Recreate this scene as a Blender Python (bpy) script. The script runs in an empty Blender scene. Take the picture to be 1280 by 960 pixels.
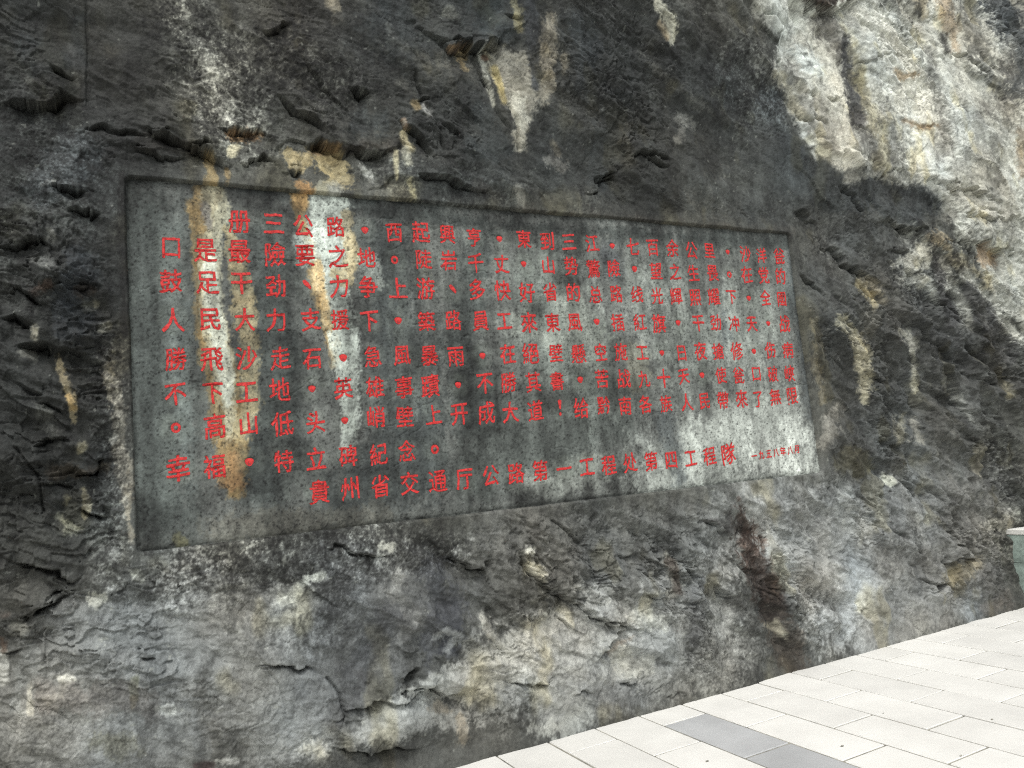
import bpy, bmesh, math, random
import numpy as np

# ------------------------------------------------------------------ camera, world, sun, exposure
scene = bpy.context.scene
F = 950.0                                            # focal length in pixels of a 1280 px wide frame
AX = np.array([0.88869234, -0.02890056, 0.45759226])    # world X (along the cliff) in camera terms (right, down, forward)
AY = np.array([-0.44931893, 0.14386831, 0.88171107])    # world Y (into the cliff)
AZ = np.array([-0.09131497, -0.98917474, 0.11486909])   # world Z (up)
EYE = 1.6
FACE = 4.2                                           # distance from the viewer to the cliff face

cam_d = bpy.data.cameras.new('camera')
cam = bpy.data.objects.new('camera', cam_d)
scene.collection.objects.link(cam)
scene.camera = cam
from mathutils import Matrix, Vector
right = Vector((AX[0], AY[0], AZ[0])); down = Vector((AX[1], AY[1], AZ[1])); fwd = Vector((AX[2], AY[2], AZ[2]))
m = Matrix.Identity(4)
for i in range(3):
    m[i][0] = right[i]; m[i][1] = -down[i]; m[i][2] = -fwd[i]
m[2][3] = EYE
cam.matrix_world = m
cam_d.sensor_fit = 'HORIZONTAL'; cam_d.sensor_width = 36.0
cam_d.lens = F * 36.0 / 1280.0
cam_d.clip_start = 0.05; cam_d.clip_end = 2000

SUN_EL, SUN_AZ = math.radians(60), math.radians(212)    # azimuth clockwise from +Y
world = bpy.data.worlds.new('World'); scene.world = world
world.use_nodes = True
wn = world.node_tree; wn.nodes.clear()
wo = wn.nodes.new('ShaderNodeOutputWorld'); bg = wn.nodes.new('ShaderNodeBackground')
sky = wn.nodes.new('ShaderNodeTexSky'); sky.sky_type = 'NISHITA'; sky.sun_disc = False
sky.sun_elevation = SUN_EL; sky.sun_rotation = SUN_AZ
sky.air_density = 1.6; sky.dust_density = 5.0; sky.ozone_density = 1.0
hs = wn.nodes.new('ShaderNodeHueSaturation'); hs.inputs['Saturation'].default_value = 0.22
wn.links.new(sky.outputs[0], hs.inputs['Color']); wn.links.new(hs.outputs[0], bg.inputs[0])
bg.inputs[1].default_value = 0.15
wn.links.new(bg.outputs[0], wo.inputs[0])
sun_d = bpy.data.lights.new('sun', 'SUN'); sun_d.energy = 1.1; sun_d.angle = math.radians(22)
sun_d.color = (1.0, 0.98, 0.95)
sun = bpy.data.objects.new('sun', sun_d); scene.collection.objects.link(sun)
d = Vector((math.sin(SUN_AZ) * math.cos(SUN_EL), math.cos(SUN_AZ) * math.cos(SUN_EL), math.sin(SUN_EL)))
sun.rotation_euler = d.to_track_quat('Z', 'Y').to_euler()
sun.location = (0, -5, 12)
scene.view_settings.view_transform = 'Standard'; scene.view_settings.look = 'None'
scene.view_settings.gamma = 1; scene.view_settings.exposure = EXPO = 0.35
scene.cycles.use_denoising = False; scene.cycles.pixel_filter_type = 'BLACKMAN_HARRIS'; scene.cycles.filter_width = 1.15
scene.cycles.max_bounces = 6; scene.cycles.diffuse_bounces = 3

ALB = 0.95        # seen tone (linear) -> stone albedo
COL = scene.collection

# ------------------------------------------------------------------ helpers
def srgb(c):
    c = np.asarray(c, dtype=np.float32)
    return np.where(c <= 0.04045, c / 12.92, ((c + 0.055) / 1.055) ** 2.4)

def to_pix(X, Y, Z):
    """where a point of the place shows in the photograph (1280 x 960)"""
    Zr = Z - EYE
    cx = X * AX[0] + Y * AY[0] + Zr * AZ[0]
    cy = X * AX[1] + Y * AY[1] + Zr * AZ[1]
    cz = X * AX[2] + Y * AY[2] + Zr * AZ[2]
    cz = np.maximum(cz, 0.3)
    return (640 + F * cx / cz).astype(np.float32), (480 + F * cy / cz).astype(np.float32)

def on_face(px, py, Y=FACE):
    r = np.array([px - 640.0, py - 480.0, F])
    t = Y / (r @ AY)
    return float(r @ AX * t), float(r @ AZ * t + EYE)

rng = np.random.RandomState(11)
TAB = rng.rand(4, 256, 256).astype(np.float32)

def vnoise(x, y, k=0):
    xf = np.floor(x); yf = np.floor(y)
    ix = xf.astype(np.int32); iy = yf.astype(np.int32)
    fx = (x - xf).astype(np.float32); fy = (y - yf).astype(np.float32)
    fx = fx * fx * fx * (fx * (fx * 6 - 15) + 10); fy = fy * fy * fy * (fy * (fy * 6 - 15) + 10)
    T = TAB[k & 3]; o = (k >> 2) * 37
    a = (ix + o) & 255; b = (iy + o * 3) & 255; a1 = (a + 1) & 255; b1 = (b + 1) & 255
    v0 = T[a, b] * (1 - fx) + T[a1, b] * fx
    v1 = T[a, b1] * (1 - fx) + T[a1, b1] * fx
    return (v0 * (1 - fy) + v1 * fy) * 2 - 1

def fbm(x, y, octs=4, k=0, gain=0.5, lac=2.03):
    s = 0; a = 1.0; n = 0
    c, sn = 0.8, 0.6
    for o in range(octs):
        s = s + a * vnoise(x, y, k + o); n += a
        x, y = (x * c - y * sn) * lac + 3.7, (x * sn + y * c) * lac + 9.1
        a *= gain
    return s / n

def ridged(x, y, octs=4, k=0, gain=0.5):
    s = 0; a = 1.0; n = 0
    for o in range(octs):
        s = s + a * (1 - 2 * np.abs(vnoise(x, y, k + o))); n += a
        x, y = (x * 0.8 - y * 0.6) * 2.1 + 5.2, (x * 0.6 + y * 0.8) * 2.1 + 1.3
        a *= gain
    return s / n

def facets(x, y, seed, tilt=0.6):
    """creased surface of flat broken faces: the highest of the tilted planes of the cells around"""
    r = np.random.RandomState(seed); J = r.rand(5, 64, 64).astype(np.float32)
    ix = np.floor(x).astype(np.int32); iy = np.floor(y).astype(np.int32)
    best = np.full(x.shape, -9, np.float32)
    for dx in (-1, 0, 1):
        for dy in (-1, 0, 1):
            cx = ix + dx; cy = iy + dy; a = cx & 63; b = cy & 63
            qx = x - (cx + J[0][a, b]); qy = y - (cy + J[1][a, b])
            h = J[2][a, b] * 0.5 + (J[3][a, b] - 0.5) * tilt * 2 * qx + (J[4][a, b] - 0.5) * tilt * 2 * qy - 0.45 * (qx * qx + qy * qy)
            best = np.maximum(best, h)
    return best

def sstep(a, b, x):
    t = np.clip((x - a) / (b - a), 0, 1)
    return t * t * (3 - 2 * t)

def line_dist(P, X, Y):
    """distance to a polyline with radius, signed side and position along it"""
    best = np.full(X.shape, 1e9, np.float32); rad = np.zeros_like(best); side = np.zeros_like(best); along = np.zeros_like(best)
    L = [0.0]
    for p, q in zip(P[:-1], P[1:]):
        L.append(L[-1] + math.hypot(q[0] - p[0], q[1] - p[1]))
    tot = max(L[-1], 1e-3)
    for i, (p, q) in enumerate(zip(P[:-1], P[1:])):
        ex, ey = q[0] - p[0], q[1] - p[1]; l2 = ex * ex + ey * ey + 1e-6
        t = np.clip(((X - p[0]) * ex + (Y - p[1]) * ey) / l2, 0, 1)
        dx = X - (p[0] + t * ex); dy = Y - (p[1] + t * ey)
        dd = np.sqrt(dx * dx + dy * dy)
        m_ = dd < best
        best = np.where(m_, dd, best)
        rad = np.where(m_, p[2] + t * (q[2] - p[2]), rad)
        cr = ex * dy - ey * dx                     # >0 : below the line (y down) when drawn left to right
        side = np.where(m_, np.sign(cr), side)
        along = np.where(m_, (L[i] + t * (L[i + 1] - L[i])) / tot, along)
    return best, rad, side, along

def box_of(P, pad, X, Y):
    x0 = min(p[0] for p in P) - pad; x1 = max(p[0] for p in P) + pad
    y0 = min(p[1] for p in P) - pad; y1 = max(p[1] for p in P) + pad
    return np.nonzero((X > x0) & (X < x1) & (Y > y0) & (Y < y1))

# ------------------------------------------------------------------ the rock: what colours it has and where it is broken
# Stains, tones and painted shade, each: (colour, strength, softness, raggedness, [(x, y, radius), ...]) measured on the photograph
DK = (52, 54, 52); BL = (60, 67, 69); GR = (112, 112, 104); LG = (142, 141, 132); PALE = (186, 184, 170); CREAM = (196, 184, 150)
OCH = (168, 126, 70); RUST = (112, 66, 42); BLK = (34, 33, 30); BRN = (72, 60, 50); MOSS = (108, 104, 66); BRK = (84, 80, 72); WHT = (208, 208, 196)
exec_strokes = []
def S(c, a, soft, rough, *pts):
    exec_strokes.append((c, a, soft, rough, [tuple(p) if len(p) == 3 else (p[0], p[1], 10) for p in pts]))

# --- broad tones
S((54, 56, 54), .85, 90, 20, (-40, 60, 120), (60, 120, 150), (60, 330, 130), (40, 560, 120))  # dark rock at the upper left, its dimmer light put into the tone
S((58, 58, 54), .7, 60, 20, (150, 40, 60), (170, 180, 60))
S((86, 86, 80), .8, 40, 24, (250, -20, 40), (275, 60, 44), (270, 120, 40), (270, 170, 26))
S((58, 57, 53), .8, 50, 20, (370, 70, 60), (440, 110, 60), (400, 40, 60))
S((60, 66, 67), .8, 50, 16, (520, 20, 60), (640, 20, 40))
S((60, 64, 63), .8, 50, 16, (560, 150, 60), (600, 220, 40), (540, 230, 40))
S((60, 60, 56), .85, 60, 18, (760, 60, 90), (860, 140, 90), (800, 230, 60), (900, 80, 60))
S((70, 74, 73), .7, 60, 16, (930, 170, 40), (950, 230, 60), (1030, 240, 40))
S((88, 88, 84), .8, 50, 20, (1060, 300, 60), (1120, 400, 80), (1160, 520, 80), (1080, 560, 60))
S((100, 99, 94), .8, 60, 24, (1180, 620, 60), (1080, 640, 60))
S((66, 67, 62), .8, 60, 20, (20, 520, 80), (30, 650, 80), (90, 640, 50), (100, 700, 60))
S((80, 79, 72), .8, 40, 24, (210, 720, 40), (330, 700, 40), (520, 680, 40), (560, 700, 30))
S((72, 70, 65), .7, 40, 24, (230, 720, 34), (270, 740, 40))
S((126, 127, 122), .9, 60, 24, (110, 800, 60), (220, 800, 60), (330, 780, 60))
S((132, 130, 122), .85, 70, 24, (60, 900, 80), (200, 920, 80))
S((138, 139, 134), .85, 60, 20, (320, 850, 60), (360, 900, 70))
S((110, 110, 107), .75, 60, 24, (430, 740, 50), (520, 740, 60), (430, 850, 50))
S((110, 109, 104), .75, 50, 20, (640, 670, 50), (760, 690, 50), (880, 660, 50))
S((158, 158, 151), .85, 50, 24, (640, 840, 60), (720, 800, 50), (800, 790, 60), (700, 870, 50))
S((146, 145, 137), .65, 60, 30, (880, 740, 40), (900, 820, 40), (830, 850, 30))
S((146, 145, 140), .85, 60, 20, (960, 660, 60), (1080, 700, 70), (1180, 720, 60), (1100, 790, 50))
S((160, 160, 154), .65, 40, 26, (1040, 790, 30), (1060, 740, 30), (1120, 730, 20))
S((112, 110, 105), .6, 40, 24, (1130, 640, 30), (1230, 620, 40), (1180, 700, 30))

# --- the pale break at the upper right
S((182, 179, 165), 1, 6, 6, (1010, -40, 60), (1060, 60, 62), (1090, 120, 74), (1150, 150, 90), (1230, 60, 90), (1260, 200, 70), (1330, 160, 90), (1420, 260, 110), (1500, 200, 120))
S((182, 179, 165), 1, 6, 6, (985, 60, 16), (1000, 100, 30), (1030, 150, 34), (1060, 190, 26))
S((168, 165, 151), 1, 8, 8, (1190, 210, 40), (1250, 290, 46), (1290, 370, 40), (1360, 400, 50))
S((190, 189, 177), .85, 40, 20, (1110, 30, 36), (1140, 80, 40), (1170, 160, 40), (1190, 190, 30))
S((194, 193, 182), .8, 30, 16, (1130, 120, 30), (1220, 170, 20), (1160, 210, 14))
S((186, 186, 174), .8, 14, 10, (960, 5, 20), (985, 30, 20), (1000, 10, 20))
S((128, 122, 110), .7, 16, 12, (990, 90, 14), (985, 120, 14), (1020, 150, 22), (1040, 185, 16))
S((110, 106, 98), .8, 14, 10, (1030, 25, 16), (1045, 50, 14), (1050, 70, 8))
S((188, 192, 184), .8, 8, 8, (1000, 62, 8), (1012, 78, 9), (1024, 92, 6))
S((180, 172, 150), .7, 6, 6, (998, 110, 8), (1000, 108, 8))
S((170, 158, 126), .7, 8, 6, (976, 95, 6), (985, 120, 6), (1003, 145, 8))
S((72, 72, 72), .95, 6, 6, (1058, 50, 5), (1063, 80, 9), (1070, 115, 13), (1073, 145, 14))
S((96, 92, 86), .6, 12, 8, (1076, 150, 14), (1086, 180, 10), (1100, 200, 8))
S((184, 172, 130), .6, 8, 6, (1066, 60, 4), (1078, 110, 5), (1092, 145, 8), (1105, 170, 6))
S((178, 140, 96), .55, 8, 6, (1180, -10, 10), (1190, 30, 7), (1194, 62, 4))
S((186, 164, 120), .5, 8, 6, (1150, -10, 7), (1154, 20, 5))
S((98, 98, 92), .75, 18, 14, (1210, 10, 14), (1222, 50, 14), (1232, 85, 12), (1250, 110, 10))
S((112, 110, 104), .55, 14, 14, (1110, 130, 6), (1118, 200, 8)); S((104, 102, 96), .55, 12, 12, (1165, 60, 5), (1172, 130, 7), (1180, 190, 6)); S((120, 117, 108), .5, 16, 14, (1225, 150, 10), (1240, 230, 10)); S((66, 70, 72), .9, 16, 14, (1240, 0, 14), (1262, 20, 20), (1275, 60, 14), (1272, 110, 12))
S((120, 116, 106), .6, 14, 10, (1262, 60, 10), (1262, 90, 8))
S((80, 78, 74), .8, 6, 5, (1181, 45, 3), (1184, 62, 3.5))
S((150, 122, 84), .7, 6, 5, (1120, 90, 3), (1128, 97, 3), (1145, 92, 2))
S((120, 92, 60), .7, 4, 3, (1128, 152, 1.5), (1150, 158, 2), (1170, 157, 1.5))
S((140, 138, 128), .6, 10, 9, (1185, 158, 8), (1190, 155, 8))
S((130, 128, 118), .6, 12, 10, (1195, 210, 6), (1215, 190, 8), (1250, 175, 10), (1262, 150, 6))
S((112, 108, 100), .5, 12, 10, (1230, 140, 6), (1262, 130, 10))
S((150, 120, 84), .5, 8, 6, (1275, 165, 5), (1278, 215, 5))
S((196, 194, 182), .95, 2, 2, (1004, 168, 2), (1013, 180, 3.5), (1028, 191, 3.5), (1046, 199, 3.5), (1070, 204, 3))
S((58, 46, 36), .95, 4, 4, (1015, -6, 10), (1035, -4, 12), (1060, -8, 8))
S((50, 44, 38), .7, 6, 8, (430, 190, 4), (460, 184, 6), (490, 188, 6), (505, 184, 4)); S((48, 44, 38), .6, 8, 8, (180, 175, 8), (210, 178, 10), (240, 190, 6)); S((44, 38, 32), .8, 8, 5, (30, 128, 4), (70, 130, 6), (102, 127, 5))  # shade under the ledges painted in, over dark crumbly rock
S((36, 34, 32), .85, 3, 3, (150, 220, 4), (152, 300, 4), (156, 420, 4)); S((60, 56, 50), .5, 8, 8, (600, 235, 8), (620, 245, 8))  # first stroke: shade of the groove left of the panel put into colour
S((58, 61, 59), .7, 60, 16, (760, 60, 90), (860, 140, 80), (800, 220, 50), (560, 150, 50), (450, 110, 50)); S((50, 52, 50), .7, 60, 16, (-20, 80, 110), (60, 300, 100), (60, 560, 80)); S((72, 75, 74), .6, 50, 16, (1080, 440, 60), (1140, 520, 50)); S((176, 173, 160), .7, 12, 10, (655, 130, 18), (652, 160, 8))  # second stroke deepens the dim light painted into the upper left
# dark wet tongue under the pale break and the lip of pale stone
S((66, 70, 70), .95, 10, 8, (1040, 240, 26), (1090, 235, 24), (1140, 258, 24), (1160, 255, 16))
S((66, 69, 68), .95, 10, 8, (960, 130, 18), (965, 180, 28), (985, 215, 34), (1030, 215, 10))
S((150, 148, 136), .85, 8, 8, (1060, 222, 6), (1095, 215, 8), (1130, 222, 8))
S((176, 174, 162), .9, 4, 3, (1013, 178, 3), (1026, 190, 3), (1045, 198, 3), (1068, 203, 3))
S((196, 194, 182), .9, 2, 2, (1013, 188, 2), (1019, 200, 1.5))
S((178, 174, 160), .85, 8, 8, (1180, 232, 12), (1210, 250, 12), (1250, 268, 14))
S((120, 114, 102), .6, 8, 8, (1182, 272, 8), (1190, 268, 8))
# right of the panel: streaky mixed stone
S((176, 130, 84), .65, 10, 8, (1225, 318, 9), (1236, 324, 9))
S((150, 128, 92), .7, 8, 8, (1168, 298, 6), (1178, 305, 6))
S((170, 154, 116), .6, 8, 8, (1195, 325, 8), (1238, 350, 4), (1236, 362, 3))
S((164, 160, 146), .9, 6, 8, (1125, 330, 10), (1150, 320, 10), (1132, 348, 12), (1162, 352, 6), (1166, 375, 5))
S((176, 170, 150), .8, 5, 6, (1155, 310, 8), (1158, 330, 6))
S((160, 156, 142), .9, 5, 6, (1178, 330, 6), (1190, 360, 9), (1205, 390, 6), (1212, 412, 4))
S((170, 166, 152), .9, 5, 5, (1205, 340, 6), (1222, 365, 10), (1245, 400, 16), (1262, 425, 16))
S((72, 70, 68), .9, 4, 5, (1168, 325, 4), (1176, 360, 6), (1190, 400, 8))
S((70, 69, 67), .9, 5, 5, (1208, 360, 7), (1225, 385, 11), (1245, 420, 13), (1262, 445, 14))
S((78, 77, 74), .6, 20, 16, (1140, 400, 30), (1190, 430, 26), (1250, 470, 30))
S((186, 164, 110), .8, 5, 5, (1078, 358, 6), (1088, 368, 6), (1092, 380, 4))
S((164, 154, 130), .75, 6, 7, (1085, 352, 8), (1096, 362, 6), (1104, 374, 4))
S((176, 168, 138), .85, 4, 6, (1052, 398, 4), (1068, 415, 6), (1078, 440, 8), (1082, 470, 7), (1080, 500, 4))
S((120, 116, 104), .5, 12, 10, (1088, 395, 12), (1086, 420, 8))
S((164, 160, 144), .85, 3, 4, (1132, 416, 5), (1140, 430, 4), (1142, 450, 3), (1144, 490, 2))
S((140, 132, 108), .7, 6, 6, (1124, 520, 4), (1126, 540, 6), (1127, 550, 4))
S((158, 150, 132), .6, 8, 8, (1140, 530, 6), (1148, 548, 6))
S((138, 136, 126), .7, 4, 5, (1180, 478, 3), (1200, 505, 4), (1215, 525, 3))
S((90, 84, 58), .7, 10, 8, (1065, 575, 18), (1075, 585, 14))
S((134, 130, 120), .8, 8, 8, (1030, 525, 6), (1042, 540, 8), (1030, 555, 6), (1045, 510, 4))
S((118, 110, 88), .8, 4, 6, (1019, 400, 5), (1022, 450, 5), (1025, 500, 5))
S((146, 145, 137), .7, 8, 8, (1050, 600, 6), (1058, 630, 10), (1070, 660, 8))
S((186, 182, 158), .8, 3, 5, (1108, 599, 5), (1112, 600, 4))
S((150, 148, 138), .6, 10, 10, (1145, 655, 8), (1150, 650, 8))
S((162, 158, 144), .7, 6, 7, (1240, 655, 8), (1256, 655, 10))
S((150, 140, 110), .6, 6, 5, (1258, 480, 5), (1264, 492, 5))

# --- lower right
S((62, 44, 34), .95, 10, 10, (925, 635, 7), (935, 680, 13), (955, 730, 17), (965, 765, 18)); S((60, 50, 44), .7, 10, 12, (975, 790, 12), (990, 830, 12))
S((88, 74, 58), .75, 12, 12, (970, 780, 16), (985, 810, 18), (995, 840, 16))
S((176, 158, 116), .8, 5, 5, (970, 778, 5), (978, 792, 6), (956, 780, 3))
S((60, 56, 52), .7, 10, 10, (908, 640, 6), (918, 660, 8), (900, 655, 5))
S((158, 142, 104), .7, 8, 7, (1190, 722, 10), (1210, 712, 12), (1222, 704, 6))
S((116, 100, 86), .5, 8, 7, (1240, 760, 10), (1258, 745, 8), (1262, 765, 6))
S((98, 98, 98), .6, 12, 10, (1240, 715, 12), (1240, 740, 12))
S((150, 148, 140), .6, 14, 12, (1058, 620, 6), (1065, 650, 10), (1078, 665, 8))
S((160, 156, 140), .5, 10, 9, (1150, 780, 8), (1160, 790, 8))
S((156, 158, 156), .5, 14, 12, (1030, 770, 14), (1050, 800, 14), (1075, 740, 12))
S((100, 98, 92), .5, 14, 12, (1110, 700, 20), (1150, 720, 20), (1100, 760, 10))

# --- bottom centre: pale bulge, blue-black runs
S((156, 153, 142), .8, 10, 12, (440, 930, 10), (480, 905, 24), (530, 890, 24), (570, 900, 16))
S((168, 164, 150), .7, 10, 12, (470, 910, 12), (500, 892, 14), (450, 925, 6))
S((166, 162, 148), .85, 10, 12, (520, 865, 14), (560, 855, 24), (600, 850, 24), (640, 820, 30))
S((168, 164, 148), .7, 14, 14, (590, 820, 18), (640, 810, 22), (690, 780, 18), (660, 800, 20))
S((62, 66, 78), .8, 8, 10, (560, 760, 10), (568, 790, 12), (556, 810, 9), (570, 815, 7))
S((74, 76, 82), .7, 14, 14, (545, 720, 18), (560, 760, 22), (540, 800, 14), (535, 830, 10))
S((78, 79, 82), .6, 16, 14, (490, 780, 26), (470, 810, 20), (450, 840, 20))
S((74, 72, 70), .6, 12, 12, (430, 880, 14), (420, 905, 10), (450, 850, 10))
S((160, 160, 152), .7, 4, 5, (545, 800, 3), (556, 790, 2), (572, 795, 5), (560, 815, 3))
S((170, 162, 140), .7, 8, 8, (605, 770, 3), (612, 795, 6))
S((196, 194, 180), .85, 4, 6, (658, 688, 6), (664, 690, 4))
S((188, 184, 162), .8, 5, 6, (662, 710, 8), (675, 716, 9), (680, 722, 4))
S((180, 176, 156), .8, 4, 6, (476, 684, 6), (488, 685, 6))
S((166, 162, 148), .6, 6, 8, (740, 745, 10), (760, 738, 8), (725, 735, 5))
S((180, 178, 160), .7, 8, 9, (805, 775, 10), (825, 780, 10), (795, 765, 8))
S((176, 172, 152), .7, 8, 9, (775, 820, 16), (790, 835, 14), (810, 825, 8))
S((158, 128, 100), .5, 4, 4, (760, 818, 2), (772, 803, 2), (790, 795, 2))
S((150, 140, 116), .6, 5, 6, (832, 690, 5), (842, 710, 6), (848, 735, 5), (836, 742, 4))
S((78, 60, 48), .7, 5, 6, (838, 700, 4), (846, 718, 4), (850, 738, 3))
S((170, 168, 152), .6, 10, 10, (665, 905, 8), (680, 915, 8), (720, 905, 10), (735, 890, 8))
S((170, 140, 96), .45, 6, 6, (575, 900, 5), (578, 925, 5))
S((158, 130, 90), .5, 6, 6, (545, 885, 10), (560, 890, 5))
S((104, 106, 108), .5, 14, 12, (750, 880, 10), (790, 870, 16), (740, 860, 12))
S((98, 98, 98), .6, 10, 8, (870, 720, 6), (872, 770, 8), (868, 800, 6))
S((154, 150, 138), .6, 14, 12, (500, 720, 4), (498, 745, 5), (520, 775, 6), (480, 830, 6))
S((166, 164, 150), .6, 10, 12, (350, 745, 14), (370, 735, 12), (395, 750, 10), (355, 775, 8))
S((190, 188, 166), .8, 4, 5, (352, 748, 5), (362, 748, 6), (385, 722, 5), (400, 720, 5))
S((150, 148, 138), .6, 12, 12, (365, 940, 14), (400, 935, 14), (375, 925, 8))
S((172, 166, 146), .7, 6, 8, (378, 938, 8), (395, 932, 8), (410, 945, 5))

# --- bottom left
S((176, 172, 150), .8, 6, 8, (114, 752, 6), (122, 749, 8), (130, 748, 5))
S((160, 156, 128), .5, 5, 8, (168, 715, 5), (175, 722, 5))
S((206, 200, 180), .9, 2, 3, (76, 847, 4), (86, 848, 5), (93, 849, 2))
S((186, 178, 152), .7, 3, 4, (36, 860, 3), (37, 890, 3)); S((190, 182, 160), .6, 3, 4, (60, 876, 4), (72, 870, 3)); S((180, 172, 146), .6, 3, 4, (78, 850, 2), (79, 872, 2))
S((196, 194, 180), .7, 4, 5, (0, 830, 5), (2, 850, 5), (0, 815, 4))
S((110, 72, 46), .7, 5, 5, (0, 800, 4), (2, 812, 3))
S((124, 128, 124), .6, 10, 10, (40, 812, 8), (25, 850, 8), (20, 880, 6))
S((132, 130, 80), .65, 4, 4, (170, 850, 4), (168, 870, 4)); S((140, 116, 66), .65, 4, 4, (168, 874, 4), (168, 882, 4))
S((106, 100, 70), .6, 14, 12, (140, 930, 16), (160, 930, 14), (120, 925, 10))
S((192, 188, 172), .8, 3, 4, (200, 886, 5), (214, 887, 6)); S((178, 174, 158), .6, 3, 4, (138, 892, 3), (146, 890, 3))
S((112, 98, 86), .5, 14, 12, (120, 870, 20), (180, 880, 20), (60, 870, 14))
S((122, 124, 122), .6, 10, 10, (240, 880, 12), (248, 920, 12), (254, 945, 8))
S((96, 66, 64), .8, 3, 2, (246, 957, 4), (260, 956, 5), (266, 954, 3))
S((190, 188, 178), .7, 3, 4, (272, 950, 3), (300, 951, 3))
S((134, 136, 130), .5, 14, 14, (300, 790, 6), (320, 830, 10), (330, 880, 14))
S((130, 128, 116), .5, 12, 12, (280, 740, 8), (275, 760, 8), (300, 770, 8))
S((100, 102, 98), .5, 10, 10, (60, 770, 6), (90, 740, 5), (40, 790, 6))
S((150, 146, 124), .5, 5, 6, (16, 786, 6), (28, 784, 5)); S((122, 96, 80), .5, 5, 5, (2, 770, 5), (6, 768, 5))

# --- left of the panel
S((154, 138, 102), .85, 4, 6, (75, 450, 4), (80, 470, 8), (86, 485, 7), (90, 500, 5), (91, 525, 4))
S((184, 148, 84), .8, 4, 4, (86, 495, 4), (92, 508, 4)); S((150, 144, 124), .8, 5, 5, (42, 415, 5), (43, 422, 4))
S((168, 158, 132), .8, 3, 4, (112, 385, 5), (118, 382, 5)); S((160, 156, 138), .7, 3, 4, (126, 412, 5), (135, 409, 5))
S((120, 118, 108), .7, 6, 6, (30, 441, 5), (42, 446, 5)); S((110, 110, 106), .65, 6, 6, (40, 325, 5), (60, 330, 8), (70, 333, 4))
S((118, 76, 44), .7, 5, 5, (100, 365, 6), (112, 364, 6)); S((84, 58, 44), .6, 6, 6, (40, 362, 4), (60, 358, 4))
S((152, 144, 124), .85, 5, 7, (138, 460, 6), (142, 490, 8), (150, 520, 8), (153, 550, 6))
S((140, 128, 106), .85, 4, 6, (146, 560, 6), (155, 580, 9), (160, 610, 7), (160, 640, 6), (166, 670, 5))
S((160, 150, 130), .6, 3, 5, (150, 555, 4), (164, 580, 3), (168, 600, 3)); S((186, 182, 168), .8, 2, 3, (141, 552, 4), (144, 548, 3))
S((150, 140, 110), .7, 4, 5, (100, 560, 5), (106, 556, 4)); S((104, 104, 96), .6, 8, 8, (60, 520, 8), (72, 545, 8), (50, 510, 6))
S((150, 138, 108), .7, 3, 4, (104, 610, 3), (108, 625, 4), (104, 645, 3)); S((150, 142, 116), .6, 3, 4, (82, 630, 3), (84, 622, 2))
S((150, 148, 126), .7, 5, 7, (70, 645, 5), (85, 660, 7), (95, 662, 4)); S((76, 62, 44), .6, 8, 8, (70, 590, 8), (110, 588, 8), (134, 582, 6))
S((128, 126, 118), .6, 4, 5, (65, 290, 3), (66, 298, 4)); S((140, 136, 126), .7, 3, 4, (56, 232, 4), (72, 224, 4))
S((60, 66, 72), .7, 16, 12, (100, 330, 20), (90, 400, 26)); S((62, 66, 68), .6, 20, 14, (100, 190, 30), (60, 230, 26)); S((64, 70, 72), .6, 16, 14, (40, 70, 26), (100, 80, 8), (100, 30, 8))
S((92, 90, 84), .5, 10, 12, (140, 440, 14), (150, 470, 10), (150, 640, 10), (150, 700, 12))
S((84, 84, 82), .6, 6, 6, (100, 95, 6), (104, 110, 8), (90, 60, 4))

# --- over the panel: ochre seeps, pale flakes
S((140, 140, 130), .7, 6, 10, (250, 70, 10), (265, 85, 10), (275, 110, 8), (282, 132, 10)); S((120, 120, 112), .6, 10, 14, (250, 55, 14), (280, 100, 18), (300, 150, 12), (318, 116, 6))
S((112, 76, 40), .7, 5, 6, (288, 165, 6), (305, 168, 8), (325, 172, 6)); S((190, 178, 140), .8, 4, 4, (292, 188, 7), (296, 186, 6))
S((158, 132, 82), .9, 4, 5, (260, 195, 9), (264, 215, 8), (264, 228, 8)); S((150, 122, 74), .8, 3, 4, (283, 212, 4), (284, 226, 4))
S((112, 112, 104), .6, 8, 10, (300, 210, 10), (330, 215, 12), (310, 200, 10))
S((176, 154, 104), .9, 4, 6, (362, 190, 8), (375, 205, 10), (385, 200, 7)); S((184, 132, 70), .85, 4, 5, (375, 228, 6), (385, 235, 7), (386, 245, 6))
S((178, 158, 108), .85, 5, 8, (405, 205, 10), (420, 218, 14), (432, 228, 8)); S((150, 130, 84), .7, 6, 8, (395, 190, 8), (415, 195, 8)); S((150, 150, 138), .7, 5, 8, (398, 235, 8), (420, 240, 8))
S((96, 66, 34), .6, 4, 5, (395, 185, 5), (415, 186, 5)); S((70, 66, 58), .8, 5, 6, (455, 180, 7), (475, 182, 8), (492, 178, 5))
S((154, 152, 142), .85, 2, 3, (450, 208, 2), (460, 220, 3), (466, 230, 2)); S((178, 166, 126), .9, 2, 2, (494, 190, 2), (495, 212, 2), (496, 226, 1.5))
S((182, 168, 126), .9, 3, 4, (502, 165, 5), (508, 178, 4), (514, 185, 3)); S((160, 128, 100), .8, 3, 4, (502, 152, 4), (506, 158, 4))
S((160, 136, 90), .8, 3, 3, (517, 130, 5), (520, 133, 5)); S((150, 148, 144), .8, 3, 3, (530, 130, 3), (537, 142, 3))
S((164, 160, 138), .8, 3, 4, (506, 190, 5), (510, 205, 3)); S((140, 134, 106), .7, 4, 5, (512, 228, 3), (517, 245, 4)); S((110, 106, 94), .6, 6, 8, (470, 240, 10), (500, 240, 10))
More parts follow.
